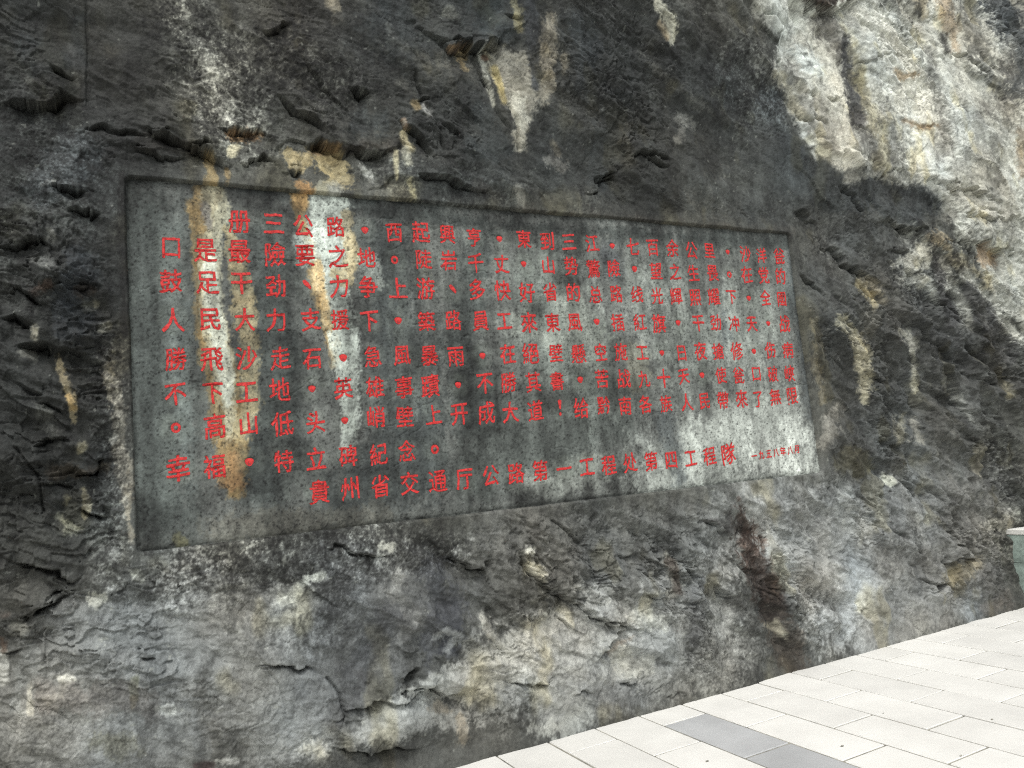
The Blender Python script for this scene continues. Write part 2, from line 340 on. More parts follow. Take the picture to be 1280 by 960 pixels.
S((112, 112, 104), .7, 5, 7, (486, 30, 5), (494, 50, 7), (508, 60, 6)); S((100, 98, 88), .6, 4, 6, (500, 105, 5), (512, 118, 4))
S((148, 134, 108), .8, 3, 4, (416, 2, 6), (420, 8, 5)); S((110, 104, 92), .6, 4, 4, (419, 20, 4), (421, 28, 3)); S((116, 120, 112), .7, 4, 4, (560, 14, 6), (566, 20, 5))
S((176, 150, 100), .85, 3, 4, (566, 62, 6), (576, 68, 6), (582, 82, 3), (585, 88, 2)); S((150, 110, 80), .6, 3, 3, (562, 60, 4), (575, 60, 4))
S((158, 152, 134), .95, 5, 7, (608, 62, 7), (624, 90, 10), (640, 110, 12), (655, 150, 8), (650, 175, 7), (650, 185, 5))
S((142, 136, 120), .9, 6, 8, (625, 62, 10), (640, 80, 22), (648, 110, 22), (660, 130, 14)); S((140, 132, 114), .9, 4, 6, (690, 20, 5), (686, 60, 9), (688, 95, 9), (680, 120, 10))
S((66, 70, 74), .9, 4, 5, (665, 0, 5), (664, 50, 6), (665, 90, 4), (668, 110, 3)); S((128, 120, 102), .8, 4, 4, (706, 68, 4), (708, 92, 3))
S((182, 180, 164), .8, 6, 8, (645, 125, 8), (652, 150, 8)); S((186, 166, 104), .85, 3, 3, (618, 85, 4), (626, 105, 5), (629, 128, 3)); S((178, 176, 160), .9, 2, 2, (598, 66, 3), (606, 90, 3), (612, 115, 3), (616, 130, 2))
S((112, 72, 48), .8, 2, 2, (604, 72, 3), (606, 74, 3)); S((150, 140, 100), .8, 3, 4, (642, 5, 6), (648, 15, 5), (646, 35, 6)); S((86, 86, 80), .7, 10, 10, (700, 150, 14), (720, 150, 12))
S((176, 170, 146), .9, 4, 5, (826, 5, 9), (834, 20, 9), (838, 35, 8), (840, 50, 4)); S((178, 150, 108), .6, 4, 4, (824, 28, 3), (832, 44, 3))
S((148, 140, 128), .6, 4, 6, (688, 200, 5), (702, 208, 8)); S((120, 108, 86), .6, 4, 5, (690, 178, 4), (695, 190, 4)); S((130, 126, 114), .8, 4, 5, (648, 235, 5), (652, 255, 4))
S((120, 118, 110), .6, 4, 7, (852, 146, 6), (860, 155, 5), (848, 172, 6)); S((110, 108, 98), .5, 6, 8, (800, 65, 4), (858, 118, 5), (890, 140, 4)); S((112, 112, 104), .5, 3, 5, (740, 120, 2), (742, 128, 2))
S((62, 68, 72), .6, 18, 12, (720, 30, 16), (740, 70, 14), (730, 100, 12)); S((64, 70, 72), .6, 18, 12, (770, 130, 20), (760, 190, 20), (750, 220, 14)); S((62, 70, 72), .6, 14, 10, (455, 150, 18), (475, 155, 14)); S((58, 66, 68), .6, 14, 10, (600, 140, 12), (625, 190, 12), (590, 180, 10))
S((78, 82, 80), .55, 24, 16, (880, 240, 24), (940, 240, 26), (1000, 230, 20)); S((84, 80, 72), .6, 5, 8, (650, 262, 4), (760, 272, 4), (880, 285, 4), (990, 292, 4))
S((54, 66, 68), .5, 12, 10, (610, 20, 14), (600, 30, 12))

# broken edges: (depth above, depth below, reach above px, reach below px, [(x, y), ...]) drawn left to right; rock above overhangs
LEDGES = [
 (.02, .045, 20, 50, [(1015, 185), (1000, 150), (968, 100), (972, 80), (980, 35), (925, -5)]),
 (.03, .06, 16, 10, [(165, 185), (190, 192), (215, 196), (240, 192)]), (.03, .05, 12, 8, [(360, 205), (368, 216), (380, 212)]),
 (.03, .05, 12, 9, [(296, 200), (310, 205), (330, 198), (345, 206)]), (.02, .04, 14, 10, [(330, 45), (352, 36), (370, 30)]),
 (.03, .05, 16, 12, [(440, 110), (452, 118), (466, 114)]), (.025, .04, 12, 9, [(500, 150), (515, 160), (530, 175), (548, 196)]),
 (.03, .05, 12, 10, [(515, 222), (540, 230), (560, 226), (590, 236), (620, 240)]),
 (.02, .03, 10, 8, [(20, 480), (40, 486), (58, 480)]), (.03, .05, 12, 10, [(50, 612), (70, 606), (96, 610)]), (.03, .04, 14, 10, [(40, 560), (60, 552), (90, 560)]), (.02, .04, 12, 9, [(0, 395), (20, 400), (44, 412)]),
 (.03, .05, 12, 9, [(60, 236), (84, 232), (110, 238)]), (.03, .04, 12, 9, [(84, 265), (110, 272), (130, 266)]), (.02, .03, 10, 8, [(104, 640), (120, 652), (140, 655)]),
 (.02, .04, 12, 9, [(1080, 465), (1100, 472), (1112, 486)]), (.02, .04, 12, 9, [(1205, 560), (1225, 556), (1245, 562)]), (.02, .04, 12, 9, [(1090, 560), (1110, 556), (1128, 566)]), (.02, .03, 10, 8, [(1120, 600), (1140, 612), (1156, 630)]),
 (.02, .03, 10, 8, [(1075, 75), (1100, 72), (1130, 66)]), (.02, .03, 10, 8, [(1070, 160), (1085, 164), (1092, 172)]),
 (.02, .03, 10, 8, [(1090, 220), (1110, 215), (1140, 222)]), (.015, .025, 8, 8, [(1200, 75), (1225, 86), (1245, 100)]), (.02, .03, 8, 8, [(1000, 112), (1015, 118), (1012, 135)]), (.02, .03, 8, 8, [(1030, 130), (1045, 122), (1052, 140)]), (.02, .03, 8, 8, [(1005, 150), (1020, 146), (1034, 160)]),
 (.02, .04, 12, 10, [(1240, 40), (1256, 36), (1270, 50), (1280, 60)]), (.02, .03, 9, 8, [(1180, 68), (1196, 74), (1210, 80)]), (.02, .04, 12, 9, [(1170, 345), (1185, 372), (1196, 392)]), (.02, .03, 9, 7, [(650, 690), (664, 722), (690, 730)]),
 (.025, .04, 14, 10, [(560, 700), (590, 712), (620, 708)]), (.02, .035, 12, 9, [(880, 650), (900, 660), (915, 680)]), (.02, .035, 12, 9, [(640, 850), (665, 858), (690, 850)]), (.02, .03, 10, 8, [(700, 770), (712, 790), (720, 800)]),
 (.05, .09, 26, 22, [(0, 134), (30, 126), (60, 122), (104, 120)]),
 (.015, .03, 12, 12, [(66, 85), (80, 97), (92, 102), (101, 96)]),
 (.02, .04, 16, 12, [(100, 162), (125, 154), (150, 165), (190, 172)]),
 (.04, .07, 22, 16, [(170, 160), (200, 170), (235, 182), (262, 188), (275, 200), (290, 205)]),
 (.03, .05, 16, 14, [(272, 158), (300, 164), (330, 170), (352, 178)]),
 (.05, .08, 26, 16, [(348, 186), (370, 182), (400, 178), (420, 184), (436, 196), (460, 192), (480, 190), (500, 180)]),
 (.03, .06, 18, 12, [(346, 122), (362, 128), (380, 143), (400, 160), (415, 175)]),
 (.015, .03, 12, 10, [(380, 75), (398, 95), (410, 115), (422, 130)]),
 (.05, .08, 24, 20, [(515, 30), (540, 45), (560, 52), (580, 58), (592, 62), (610, 58), (630, 54), (650, 52)]),
 (.03, .05, 14, 8, [(630, 18), (645, 24), (655, 22)]),
 (.02, .03, 10, 10, [(522, 125), (535, 122), (545, 130)]),
 (.02, .04, 14, 12, [(550, 145), (562, 160), (575, 175), (590, 186)]),
 (.02, .03, 12, 10, [(600, 78), (612, 105), (624, 132), (638, 165)]),
 (.02, .03, 14, 14, [(785, 200), (800, 196), (818, 198), (835, 204)]),
 (.015, .03, 10, 12, [(730, 238), (760, 222), (780, 210)]),
 (.02, .04, 14, 10, [(995, 262), (1012, 270), (1030, 276)]),
 (.015, .02, 8, 8, [(1046, 240), (1062, 250), (1080, 270)]),
 (.03, .06, 20, 12, [(1022, 300), (1045, 308), (1060, 322), (1070, 335), (1085, 343), (1100, 352), (1118, 364)]),
 (.04, .08, 24, 16, [(1085, 275), (1105, 280), (1125, 286), (1150, 286), (1168, 284)]),
 (.04, .08, 24, 22, [(1175, 312), (1195, 305), (1220, 303), (1245, 308), (1262, 316), (1290, 320)]),
 (.03, .05, 18, 14, [(1196, 272), (1220, 268), (1240, 276), (1262, 278), (1290, 272)]),
 (.04, .06, 26, 16, [(1145, 222), (1170, 228), (1200, 240), (1230, 246), (1262, 262)]),
 (.03, .05, 16, 8, [(1108, 320), (1120, 312), (1140, 312)]),
 (.02, .03, 12, 8, [(1130, 340), (1150, 342), (1164, 352)]),
 (.03, .06, 18, 16, [(1122, 385), (1135, 400), (1150, 412), (1170, 428), (1190, 445), (1215, 470)]),
 (.04, .07, 22, 18, [(1195, 462), (1220, 470), (1245, 475), (1275, 476)]),
 (.04, .05, 14, 14, [(1180, 450), (1195, 480), (1210, 510), (1225, 530)]),
 (.02, .03, 10, 10, [(1050, 395), (1065, 402), (1080, 418)]),
 (.012, .02, 8, 8, [(1002, 340), (1020, 356), (1032, 368), (1040, 390)]),
 (.06, .09, 30, 20, [(996, -6), (1012, 8), (1024, 13), (1050, 9), (1080, -2)]),
 (.03, .05, 16, 12, [(0, 310), (20, 305), (38, 302), (55, 307), (72, 316)]),
 (.02, .03, 12, 10, [(0, 360), (25, 364), (45, 376), (60, 386)]),
 (.02, .04, 12, 12, [(50, 360), (75, 356), (100, 358), (130, 362)]),
 (.05, .09, 24, 18, [(15, 431), (40, 432), (60, 434), (90, 436), (118, 436)]),
 (.03, .04, 14, 12, [(48, 505), (66, 510), (82, 522)]),
 (.04, .05, 16, 14, [(60, 592), (90, 586), (115, 582), (150, 578)]),
 (.02, .02, 16, 20, [(0, 700), (40, 712), (90, 722), (115, 716)]),
 (.03, .03, 24, 30, [(30, 790), (50, 765), (80, 742), (110, 732)]),
 (.02, .02, 12, 12, [(0, 815), (20, 818), (36, 815)]),
 (.012, .02, 14, 12, [(320, 835), (350, 832), (380, 836), (410, 850)]),
 (.012, .02, 10, 10, [(172, 815), (182, 819), (196, 818)]),
 (.04, .06, 26, 20, [(420, 905), (455, 893), (490, 882), (515, 870), (530, 864), (560, 868), (610, 873)]),
 (.04, .05, 22, 14, [(418, 940), (440, 942), (460, 940), (490, 932), (530, 940)]),
 (.02, .03, 12, 10, [(500, 850), (510, 848), (530, 840)]),
 (.03, .04, 20, 12, [(400, 680), (440, 690), (500, 700)]),
 (.03, .045, 20, 14, [(655, 722), (690, 738), (710, 742), (728, 760), (750, 772), (790, 788), (818, 800)]),
 (.03, .05, 18, 12, [(752, 826), (762, 812), (775, 798), (790, 792)]),
 (.02, .03, 14, 10, [(772, 856), (790, 858), (806, 846)]),
 (.03, .04, 16, 14, [(790, 742), (810, 748), (830, 744), (848, 740)]),
 (.02, .03, 12, 10, [(640, 640), (655, 648), (670, 660)]),
 (.02, .03, 12, 10, [(770, 690), (790, 696), (800, 694)]),
 (.02, .03, 8, 8, [(860, 718), (875, 726), (884, 730)]),
 (.025, .04, 12, 10, [(830, 880), (840, 868), (852, 868), (856, 876)]),
 (.02, .03, 10, 10, [(720, 872), (732, 866), (745, 874)]),
 (.04, .07, 22, 26, [(1172, 708), (1190, 700), (1208, 694), (1230, 696), (1250, 698)]),
 (.03, .04, 18, 14, [(1150, 728), (1170, 728), (1190, 736), (1160, 742)]),
 (.02, .03, 14, 10, [(1172, 660), (1190, 670), (1200, 676)]),
 (.02, .03, 10, 8, [(1214, 672), (1226, 676)]), (.02, .03, 10, 8, [(1190, 678), (1208, 680)]), (.02, .03, 10, 8, [(1240, 660), (1254, 664)]),
 (.015, .02, 10, 10, [(995, 860), (1010, 858), (1020, 864)]),
 (.02, .03, 12, 10, [(900, 732), (915, 742), (928, 748)]),
 (.01, .02, 10, 8, [(970, 580), (1000, 600), (1020, 612)]),
]
# pale shelf of stone that sticks out like a root, and other raised ribs: (height, radius px, points)
RIBS = [(.05, 5, [(1000, 165), (1013, 182), (1030, 192), (1050, 199), (1072, 206)]),
        (.03, 14, [(1190, 330), (1210, 370), (1235, 410)]), (.03, 10, [(1165, 330), (1185, 380), (1205, 420)]),
        (.02, 6, [(1052, 398), (1070, 418), (1080, 445), (1082, 480)]),
        (.03, 10, [(40, 800), (60, 775), (95, 745)]), (.025, 8, [(280, 770), (310, 800), (335, 835)]),
        (.03, 30, [(460, 910), (520, 895)]), (.02, 16, [(540, 850), (600, 850)]),
        (.04, 24, [(1010, 100), (1040, 140), (1080, 190)]), (.02, 8, [(1010, 78), (1022, 92)]),
        (.02, 12, [(240, 860), (248, 930)]), (-.04, 14, [(950, 700), (965, 760), (990, 830)]),
        (-.03, 10, [(1065, 60), (1070, 110), (1076, 150)])]
SEAMS = [(.03, 1.8, [(618, 70), (628, 110), (645, 150), (650, 185)]), (.03, 1.6, [(520, 90), (530, 120), (548, 150), (556, 186)]), (.03, 1.6, [(410, 850), (425, 870), (432, 900)]), (.03, 1.8, [(1000, 400), (1012, 480), (1020, 560)]), (.03, 1.6, [(1100, 620), (1112, 660), (1150, 690)]), (.03, 1.6, [(900, 645), (914, 690), (940, 720)]), (.03, 1.6, [(690, 650), (730, 680), (745, 720)]), (.03, 1.6, [(20, 560), (50, 600), (56, 640)]), (.03, 1.6, [(1205, 245), (1225, 262), (1250, 266)]),(.014, 1.6, [(1126, 152), (1150, 158), (1170, 157), (1185, 166)]), (.012, 1.6, [(1118, 92), (1126, 100), (1140, 96), (1150, 90)]), (.012, 1.6, [(1100, 60), (1130, 110), (1150, 180)]), (.012, 1.5, [(1180, 80), (1215, 130), (1262, 170)]), (.012, 1.5, [(1060, 190), (1110, 212), (1180, 216)]), (.012, 1.5, [(1040, 80), (1052, 130), (1050, 170)]),(.012, 1.6, [(109, -10), (110, 60), (109, 130)]), (.012, 1.5, [(1004, 345), (1030, 366), (1038, 395)]), (.01, 1.3, [(318, 812), (350, 860), (358, 885)]),
         (.01, 1.4, [(1100, 215), (1130, 235)]), (.012, 1.5, [(1200, 385), (1235, 440)]), (.012, 1.6, [(760, 740), (790, 790), (800, 800)]),
         (.01, 1.4, [(590, 690), (620, 740), (640, 770)]), (.01, 1.3, [(925, 720), (960, 760)]), (.01, 1.4, [(1150, 640), (1165, 690)])]

# panel of the inscription, metres on the face
TX0, TX1, TZ0, TZ1 = 0.055, 4.80, 1.383, 3.288

def panel_edge(X, Z):
    """signed distance in metres to the rounded rectangle of the panel, negative inside"""
    cx, cz = (TX0 + TX1) / 2, (TZ0 + TZ1) / 2; hx, hz = (TX1 - TX0) / 2, (TZ1 - TZ0) / 2; r = 0.02
    qx = np.abs(X - cx) - hx + r; qz = np.abs(Z - cz) - hz + r
    return np.sqrt(np.maximum(qx, 0) ** 2 + np.maximum(qz, 0) ** 2) + np.minimum(np.maximum(qx, qz), 0) - r

def height(X, Z):
    """how far the rock stands out of the face plane (towards the viewer), metres"""
    X = X.astype(np.float32); Z = Z.astype(np.float32)
    far = sstep(4.6, 7.5, X)
    big = 0.10 * fbm(X * 0.55 + 3, Z * 0.7 + 1, 3, 1)
    e = panel_edge(X, Z)
    wob = 0.012 * fbm(X * 9, Z * 9, 3, 6)
    free = sstep(0.05, 0.5, e + wob)             # rock is dressed flat next to the panel
    big = big * (0.25 + 0.75 * free) * (1 + 0.6 * far)
    # lean: foot stands a little out, right part swells
    big = big * sstep(-0.1, 0.9, Z) + free * 0.10 * sstep(3.5, 5.5, Z)
    # first guess of where the surface shows, then the detail is placed on the surface itself
    px, py = to_pix(X, FACE - big, Z)
    h = big
    wx = 5.0 * fbm(X * 5, Z * 5, 3, 3); wy = 5.0 * fbm(X * 5 + 40, Z * 5 + 9, 3, 5)
    wx += 0.8 * vnoise(X * 26, Z * 26, 9); wy += 1.6 * vnoise(X * 22 + 7, Z * 22, 10)
    wx += 2.2 * fbm(X * 13, Z * 13, 2, 43); wy += 3.4 * fbm(X * 12 + 5, Z * 12, 3, 44)
    jag = facets(X * 9 + wx * .03, Z * 13 + wy * .03, 61, 1.4) - facets(X * 16, Z * 20 + wx * .04, 62, 1.4) * .6; wy += 7.0 * (jag - .15); wx += 3.0 * jag
    bite = 0.45 + 1.1 * sstep(-.45, .45, fbm(X * 8 + 3, Z * 5, 3, 46))
    qx, qy = px + wx, py + wy
    sc = (1.0 - 0.25 * sstep(4, 8, X))           # a pixel is more metres on the far side
    led = np.zeros_like(h)
    for up, lo, ru, rl, P in LEDGES:
        P3 = [(p[0], p[1], 1) for p in P]
        idx = box_of(P, max(ru, rl) * 5 + 12, qx, qy)
        dd, _, side, al = line_dist(P3, qx[idx], qy[idx])
        end = sstep(0.0, 0.35, al) * sstep(1.0, 0.65, al)
        away = np.exp(-np.maximum(dd - 2, 0) / ru)
        sd = dd * side; k_ = sstep(-1.6, 1.6, sd)
        v = bite[idx] * .85 * (up * np.exp(-dd / (ru * 1.5)) * (1 - k_) - lo * (.6 * np.exp(-dd / (rl * .6)) + .5 * np.exp(-dd / (rl * 2.0))) * k_) - .035 * bite[idx] * np.exp(-((sd - 1.2) / 1.5) ** 2)
        led[idx] += (v * (0.10 + 0.90 * end) * np.where(al <= 0.001, away * 0.6, 1) * np.where(al >= 0.999, away * 0.6, 1)).astype(np.float32) * sc[idx]
    for hh, rr, P in RIBS:
        P3 = [(p[0], p[1], 1) for p in P]
        idx = box_of(P, abs(rr) * 4 + 10, qx, qy)
        dd, _, side, al = line_dist(P3, qx[idx], qy[idx])
        led[idx] += hh * np.exp(-(dd / rr) ** 2) * sc[idx]
    for hh, rr, P in SEAMS:
        P3 = [(p[0], p[1], 1) for p in P]
        idx = box_of(P, 14, qx, qy)
        dd, _, side, al = line_dist(P3, px[idx] + wx[idx] * 0.35, py[idx] + wy[idx] * 0.35)
        led[idx] -= hh * np.exp(-(dd / rr) ** 2)
    # broken faces; the beds dip to the right
    ca, sa = math.cos(math.radians(-38)), math.sin(math.radians(-38))
    u = X * ca + Z * sa; w = -X * sa + Z * ca
    rough = 0.45 + 0.75 * sstep(-0.35, 0.5, fbm(X * 0.9 + 11, Z * 0.9, 3, 13))
    rough = rough * (0.75 + 0.5 * far)
    def zone_of(cx, cy, rx, ry): return np.exp(-((px - cx) / rx) ** 2 - ((py - cy) / ry) ** 2)
    rough = rough + 0.5 * zone_of(1000, 720, 320, 130) + 0.5 * zone_of(600, 820, 300, 110) + 0.7 * zone_of(60, 480, 110, 230) + 0.6 * zone_of(1160, 420, 130, 120) + 0.4 * zone_of(860, 740, 160, 90) + 0.4 * zone_of(470, 170, 90, 70)
    rough = rough * (1 - 0.75 * zone_of(960, 210, 90, 80)) * (1 - .5 * zone_of(470, 150, 30, 25)) * (1 - .5 * zone_of(340, 870, 90, 60)) * (1 - .4 * zone_of(560, 20, 60, 30))
    n1 = 0.10 * fbm(X * 3, Z * 3, 3, 17); n2 = 0.05 * fbm(X * 9 + 3, Z * 9, 3, 18)
    fa = 0.085 * facets(u * 1.5 + n1 * 3, w * 2.6 + n1 * 3, 3) - 0.075 * facets(u * 1.1 + n1 * 5 + 7, w * 3.3 + n1 * 6, 13)
    fb = 0.066 * facets(u * 4.2 + n1 * 5, w * 8 + n1 * 4, 4) - 0.068 * facets(u * 3.2 + n1 * 7 + 3, w * 9 + n1 * 9, 14)
    fc = 0.026 * facets(u * 11 + n2 * 12, w * 19 + n2 * 12, 5) - 0.030 * facets(u * 9 + n2 * 16, w * 21 + n2 * 14, 15)
    fd = 0.0085 * facets(u * 28 + n2 * 30, w * 42 + n2 * 20, 6) - 0.0095 * facets(u * 24 + n2 * 30, w * 40 + n2 * 20, 16)
    detail = fa * 0.9 + (fb + fc * .85) * rough + fd * .65 * (.25 + rough)
    # fine beds: nearly level on the left, steep on the right
    u2 = X * 0.97 - Z * 0.24; w2 = X * 0.24 + Z * 0.97
    bl = sstep(1.0, 4.5, X + 0.8 * n1 * 10)
    b1 = ridged(u2 * 2.2 + n1, w2 * 15 + n1 * 12, 4, 21, .55); b2 = ridged(u * 2.4 + n1, w * 16 + n1 * 14, 4, 22, .55)
    detail += (0.007 * rough + 0.002) * (b1 * (1 - bl) + b2 * bl)
    detail += 0.0026 * fbm(X * 40, Z * 40, 3, 25) * (0.5 + rough)
    detail += 0.0012 * vnoise(X * 110, Z * 110, 31)
    # cracks that follow the beds
    uu = u2 * (1 - bl) + u * bl; ww = w2 * (1 - bl) + w * bl
    cr = np.abs(fbm(uu * 0.9 + 2 + n2 * 2, ww * 4.6 + n2 * 6, 4, 35)); detail -= 0.006 * np.exp(-(cr / 0.02) ** 2) * sstep(-0.05, 0.25, vnoise(X * 1.7, Z * 1.7, 37))
    cr = np.abs(fbm(uu * 3.0 + 8 + n2 * 4, ww * 10 + n2 * 12, 3, 39)); detail -= 0.004 * np.exp(-(cr / 0.02) ** 2) * sstep(-0.05, 0.25, vnoise(X * 2.9 + 4, Z * 2.9, 41))
    # flaked layers: shallow broken steps along the beds
    v_ = 4.2 * fbm(uu * 1.5 + 3, ww * 3.6 + 5, 4, 119, .55) + .9 * jag; fr_ = v_ - np.floor(v_)
    detail += (np.floor(v_) + sstep(.46, .54, fr_) - v_) * .022 * np.clip(rough, 0, 1.4) * sstep(-.25, .35, fbm(X * 2.1 + 50, Z * 2.1, 2, 121))
    v_ = 5 * fbm(uu * 5 + 13, ww * 9 + 5, 3, 123, .55) + .7 * jag; fr_ = v_ - np.floor(v_)
    detail += (np.floor(v_) + sstep(.44, .56, fr_) - v_) * .008 * np.clip(rough, 0, 1.4) * sstep(-.1, .4, fbm(X * 3.1 + 70, Z * 3.1, 2, 125))
    h = h + (led + detail * 1.0) * (0.10 + 0.90 * sstep(0.0, 0.16, e + wob)) * (0.22 + 0.78 * sstep(0.0, 0.28, Z)) + .014 * sstep(.12, .02, Z)
    # chiselled frame: a groove round the panel, deeper at the left and top
    fr = (1 - sstep(0.0, 0.16, np.abs(e - 0.02))) * 0.02
    h = np.where(e < 0.4, h * sstep(-0.1, 0.4, e) ** 0.0, h)
    return h, e, px, py

def panel_height(X, Z):
    e = panel_edge(X, Z)
    h = 0.006 * fbm(X * 1.2, Z * 1.2, 2, 2) + 0.0022 * fbm(X * 18, Z * 18, 3, 8) + 0.0013 * vnoise(X * 90, Z * 90, 12)
    h = h - 0.012 * np.exp(-np.maximum(-e, 0) / 0.018)
    cr = np.abs(fbm(X * 2.0 + 2, Z * 2.0, 4, 45)); h = h - 0.004 * np.exp(-(cr / 0.01) ** 2) * sstep(0.1, 0.4, vnoise(X * 1.9, Z * 1.9, 47))
    return h

def paint(base, strokes, X, Z, px, py):
    """colour of the stone at each point: stains, tones and painted shade with ragged, run-down edges"""
    col = base
    r1 = fbm(X * 7, Z * 5, 4, 51); r2 = fbm(X * 30, Z * 22, 3, 55); r3 = vnoise(X * 110, Z * 90, 59)
    rag = 0.9 * r1 + 0.95 * r2 + 0.45 * r3
    patch = sstep(-0.55, 0.15, 0.7 * fbm(X * 14 + 9, Z * 9, 4, 67, .65) + .4 * r2 + .3 * r3)
    wx = 4 * fbm(X * 6 + 50, Z * 4, 3, 61); wy = 4 * fbm(X * 6 + 90, Z * 4, 3, 64)
    qx, qy = px + wx, py + wy
    for c, a, soft, rough, P in strokes:
        rm = max(p[2] for p in P)
        if len(P) == 1: P = [P[0], (P[0][0] + 1, P[0][1], P[0][2])]
        idx = box_of(P, rm + soft + rough * 1.6 + 6, qx, qy)
        if len(idx[0]) == 0: continue
        dd, rad, _, _ = line_dist(P, qx[idx], qy[idx])
        k = a * sstep(soft * 0.5 + 0.8, -soft * 0.5 - 0.8, dd - rad + rag[idx] * rough * 0.95 - 0.6)
        if soft < 20: k = k * (0.72 + 0.28 * patch[idx])
        cc = np.array(c, np.float32) / 255; cc = cc.mean() * 1.03 + (cc - cc.mean()) * 0.60
        col[idx] = col[idx] * (1 - k[:, None]) + cc * k[:, None]
    return col

scab_zones = []
def Q(v, a, soft, *pts): scab_zones.append(((v * 255,) * 3, a, soft, 20, list(pts)))
Q(1, .9, 40, (220, 20, 30), (280, 90, 50), (300, 160, 40)); Q(.9, .8, 40, (360, 70, 40), (430, 110, 40)); Q(.8, .7, 30, (470, 190, 16), (510, 240, 20))
Q(1, .9, 40, (220, 720, 40), (340, 710, 46), (480, 690, 30), (560, 690, 20)); Q(.8, .8, 40, (400, 760, 40), (330, 790, 30)); Q(.9, .8, 30, (140, 430, 20), (145, 650, 20), (140, 730, 20))
Q(.0, .8, 30, (60, 330, 40), (90, 400, 30)); Q(0, .8, 30, (960, 200, 40), (1040, 240, 40), (1130, 255, 20)); Q(0, .8, 30, (560, 20, 40), (590, 150, 30), (620, 200, 20)); Q(.1, .7, 30, (460, 150, 20))
Q(.1, .8, 40, (330, 870, 30), (260, 900, 30)); Q(.7, .7, 40, (680, 830, 40), (760, 790, 30)); Q(.7, .7, 40, (930, 700, 30), (1040, 780, 40)); Q(.6, .6, 40, (60, 900, 50), (180, 900, 40))

def rock_colour(X, Z, px, py):
    n = X.shape
    g = np.full(n, 0.34, np.float32)
    c = np.stack([g * 1.0, g * 1.0, g * 0.95], -1)
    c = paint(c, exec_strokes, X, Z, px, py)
    lum = c.mean(-1)
    # lichen mottling: broken light scabs on the dark weathered skin
    m1 = fbm(X * 3.2, Z * 2.6, 5, 71, 0.62); m2 = fbm(X * 16 + 5, Z * 12, 4, 75, 0.65); m3 = fbm(X * 60, Z * 55, 3, 79, 0.7); m4 = vnoise(X * 150, Z * 140, 83)
    zone = sstep(0.15, 0.55, fbm(X * 1.1 + 20, Z * 0.9, 3, 85)) * .6
    zone = paint(np.repeat(zone[..., None], 3, -1), scab_zones, X, Z, px, py)[..., 0]
    pale = sstep(0.42, 0.62, lum)
    mix = 0.5 * m2 + 0.6 * m3 + 0.25 * m4 + 0.45 * m1
    scab = sstep(0.02, 0.30, mix - 0.10) * zone
    dark = sstep(0.02, 0.32, -mix - 0.02) * (0.35 + 0.65 * zone)
    st = fbm(X * 9, Z * 0.9, 4, 87, 0.6)              # water runs
    st2 = fbm(X * 28, Z * 2.2, 3, 91, 0.6)
    f = 1 + 0.18 * m1 + 0.14 * m2 + (0.06 + 0.10 * zone) * m3 + 0.03 * m4 + (0.15 * st + 0.07 * st2) * (1 - .6 * pale)
    # veins and dark seams in the pale break
    vn = np.abs(fbm(X * 2.5 + 4, Z * 4.5 + X * 1.5, 4, 107)); f = f * (1 - 0.30 * np.exp(-(vn / 0.02) ** 2) * pale)
    f = f * (1 + 0.62 * scab * sstep(0.62, 0.3, lum)) * (1 - 0.36 * dark * (1 - .5 * pale))
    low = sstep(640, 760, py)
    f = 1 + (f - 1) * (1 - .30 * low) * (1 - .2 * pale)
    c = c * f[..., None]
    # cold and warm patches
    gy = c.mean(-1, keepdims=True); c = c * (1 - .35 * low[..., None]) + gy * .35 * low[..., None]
    t = fbm(X * 2.2 + 30, Z * 1.8, 4, 95)
    c[..., 0] *= 1 + 0.03 * t; c[..., 2] *= 1 - 0.035 * t
    gr = fbm(X * 5 + 3, Z * 3, 3, 99); br = sstep(0.25, 0.6, gr)
    c[..., 2] *= 1 - 0.06 * br; c[..., 0] *= 1 + 0.02 * br
    # small scattered white flecks
    fl = sstep(0.80, 0.95, vnoise(X * 70, Z * 70, 103) * 0.6 + vnoise(X * 23, Z * 23, 105) * 0.55)
    c = c * (1 - fl[..., None] * 0.4) + np.array([.66, .66, .63], np.float32) * fl[..., None] * 0.4
    return np.clip(c, 0.05, 0.92), zone

panel_strokes = []
def T(c, a, soft, rough, *pts): panel_strokes.append((c, a, soft, rough, list(pts)))
T((82, 89, 86), .9, 60, 20, (180, 300, 60), (190, 500, 60), (200, 640, 40)); T((72, 79, 77), .85, 40, 14, (330, 300, 30), (350, 500, 30), (330, 600, 40))
T((64, 70, 70), .85, 40, 18, (480, 300, 30), (500, 440, 40), (520, 590, 40), (420, 620, 30)); T((70, 76, 74), .85, 30, 14, (600, 290, 20), (580, 420, 20), (600, 520, 30))
T((84, 90, 86), .8, 40, 18, (660, 540, 50), (600, 590, 40), (760, 520, 40))
T((116, 124, 117), .8, 50, 24, (680, 330, 30), (700, 430, 50), (740, 490, 30)); T((136, 142, 135), .8, 50, 24, (820, 360, 30), (860, 440, 40), (930, 400, 40))
T((148, 152, 145), .85, 50, 24, (820, 590, 36), (900, 560, 50), (960, 520, 50), (990, 580, 30)); T((166, 169, 162), .7, 30, 20, (960, 570, 30), (1000, 580, 24), (990, 540, 20))
T((62, 68, 66), .85, 16, 12, (300, 238, 8), (480, 262, 10), (640, 284, 8), (760, 290, 8), (900, 302, 8), (985, 305, 10)); T((74, 80, 82), .8, 10, 8, (992, 320, 6), (1006, 440, 7), (1014, 520, 4))
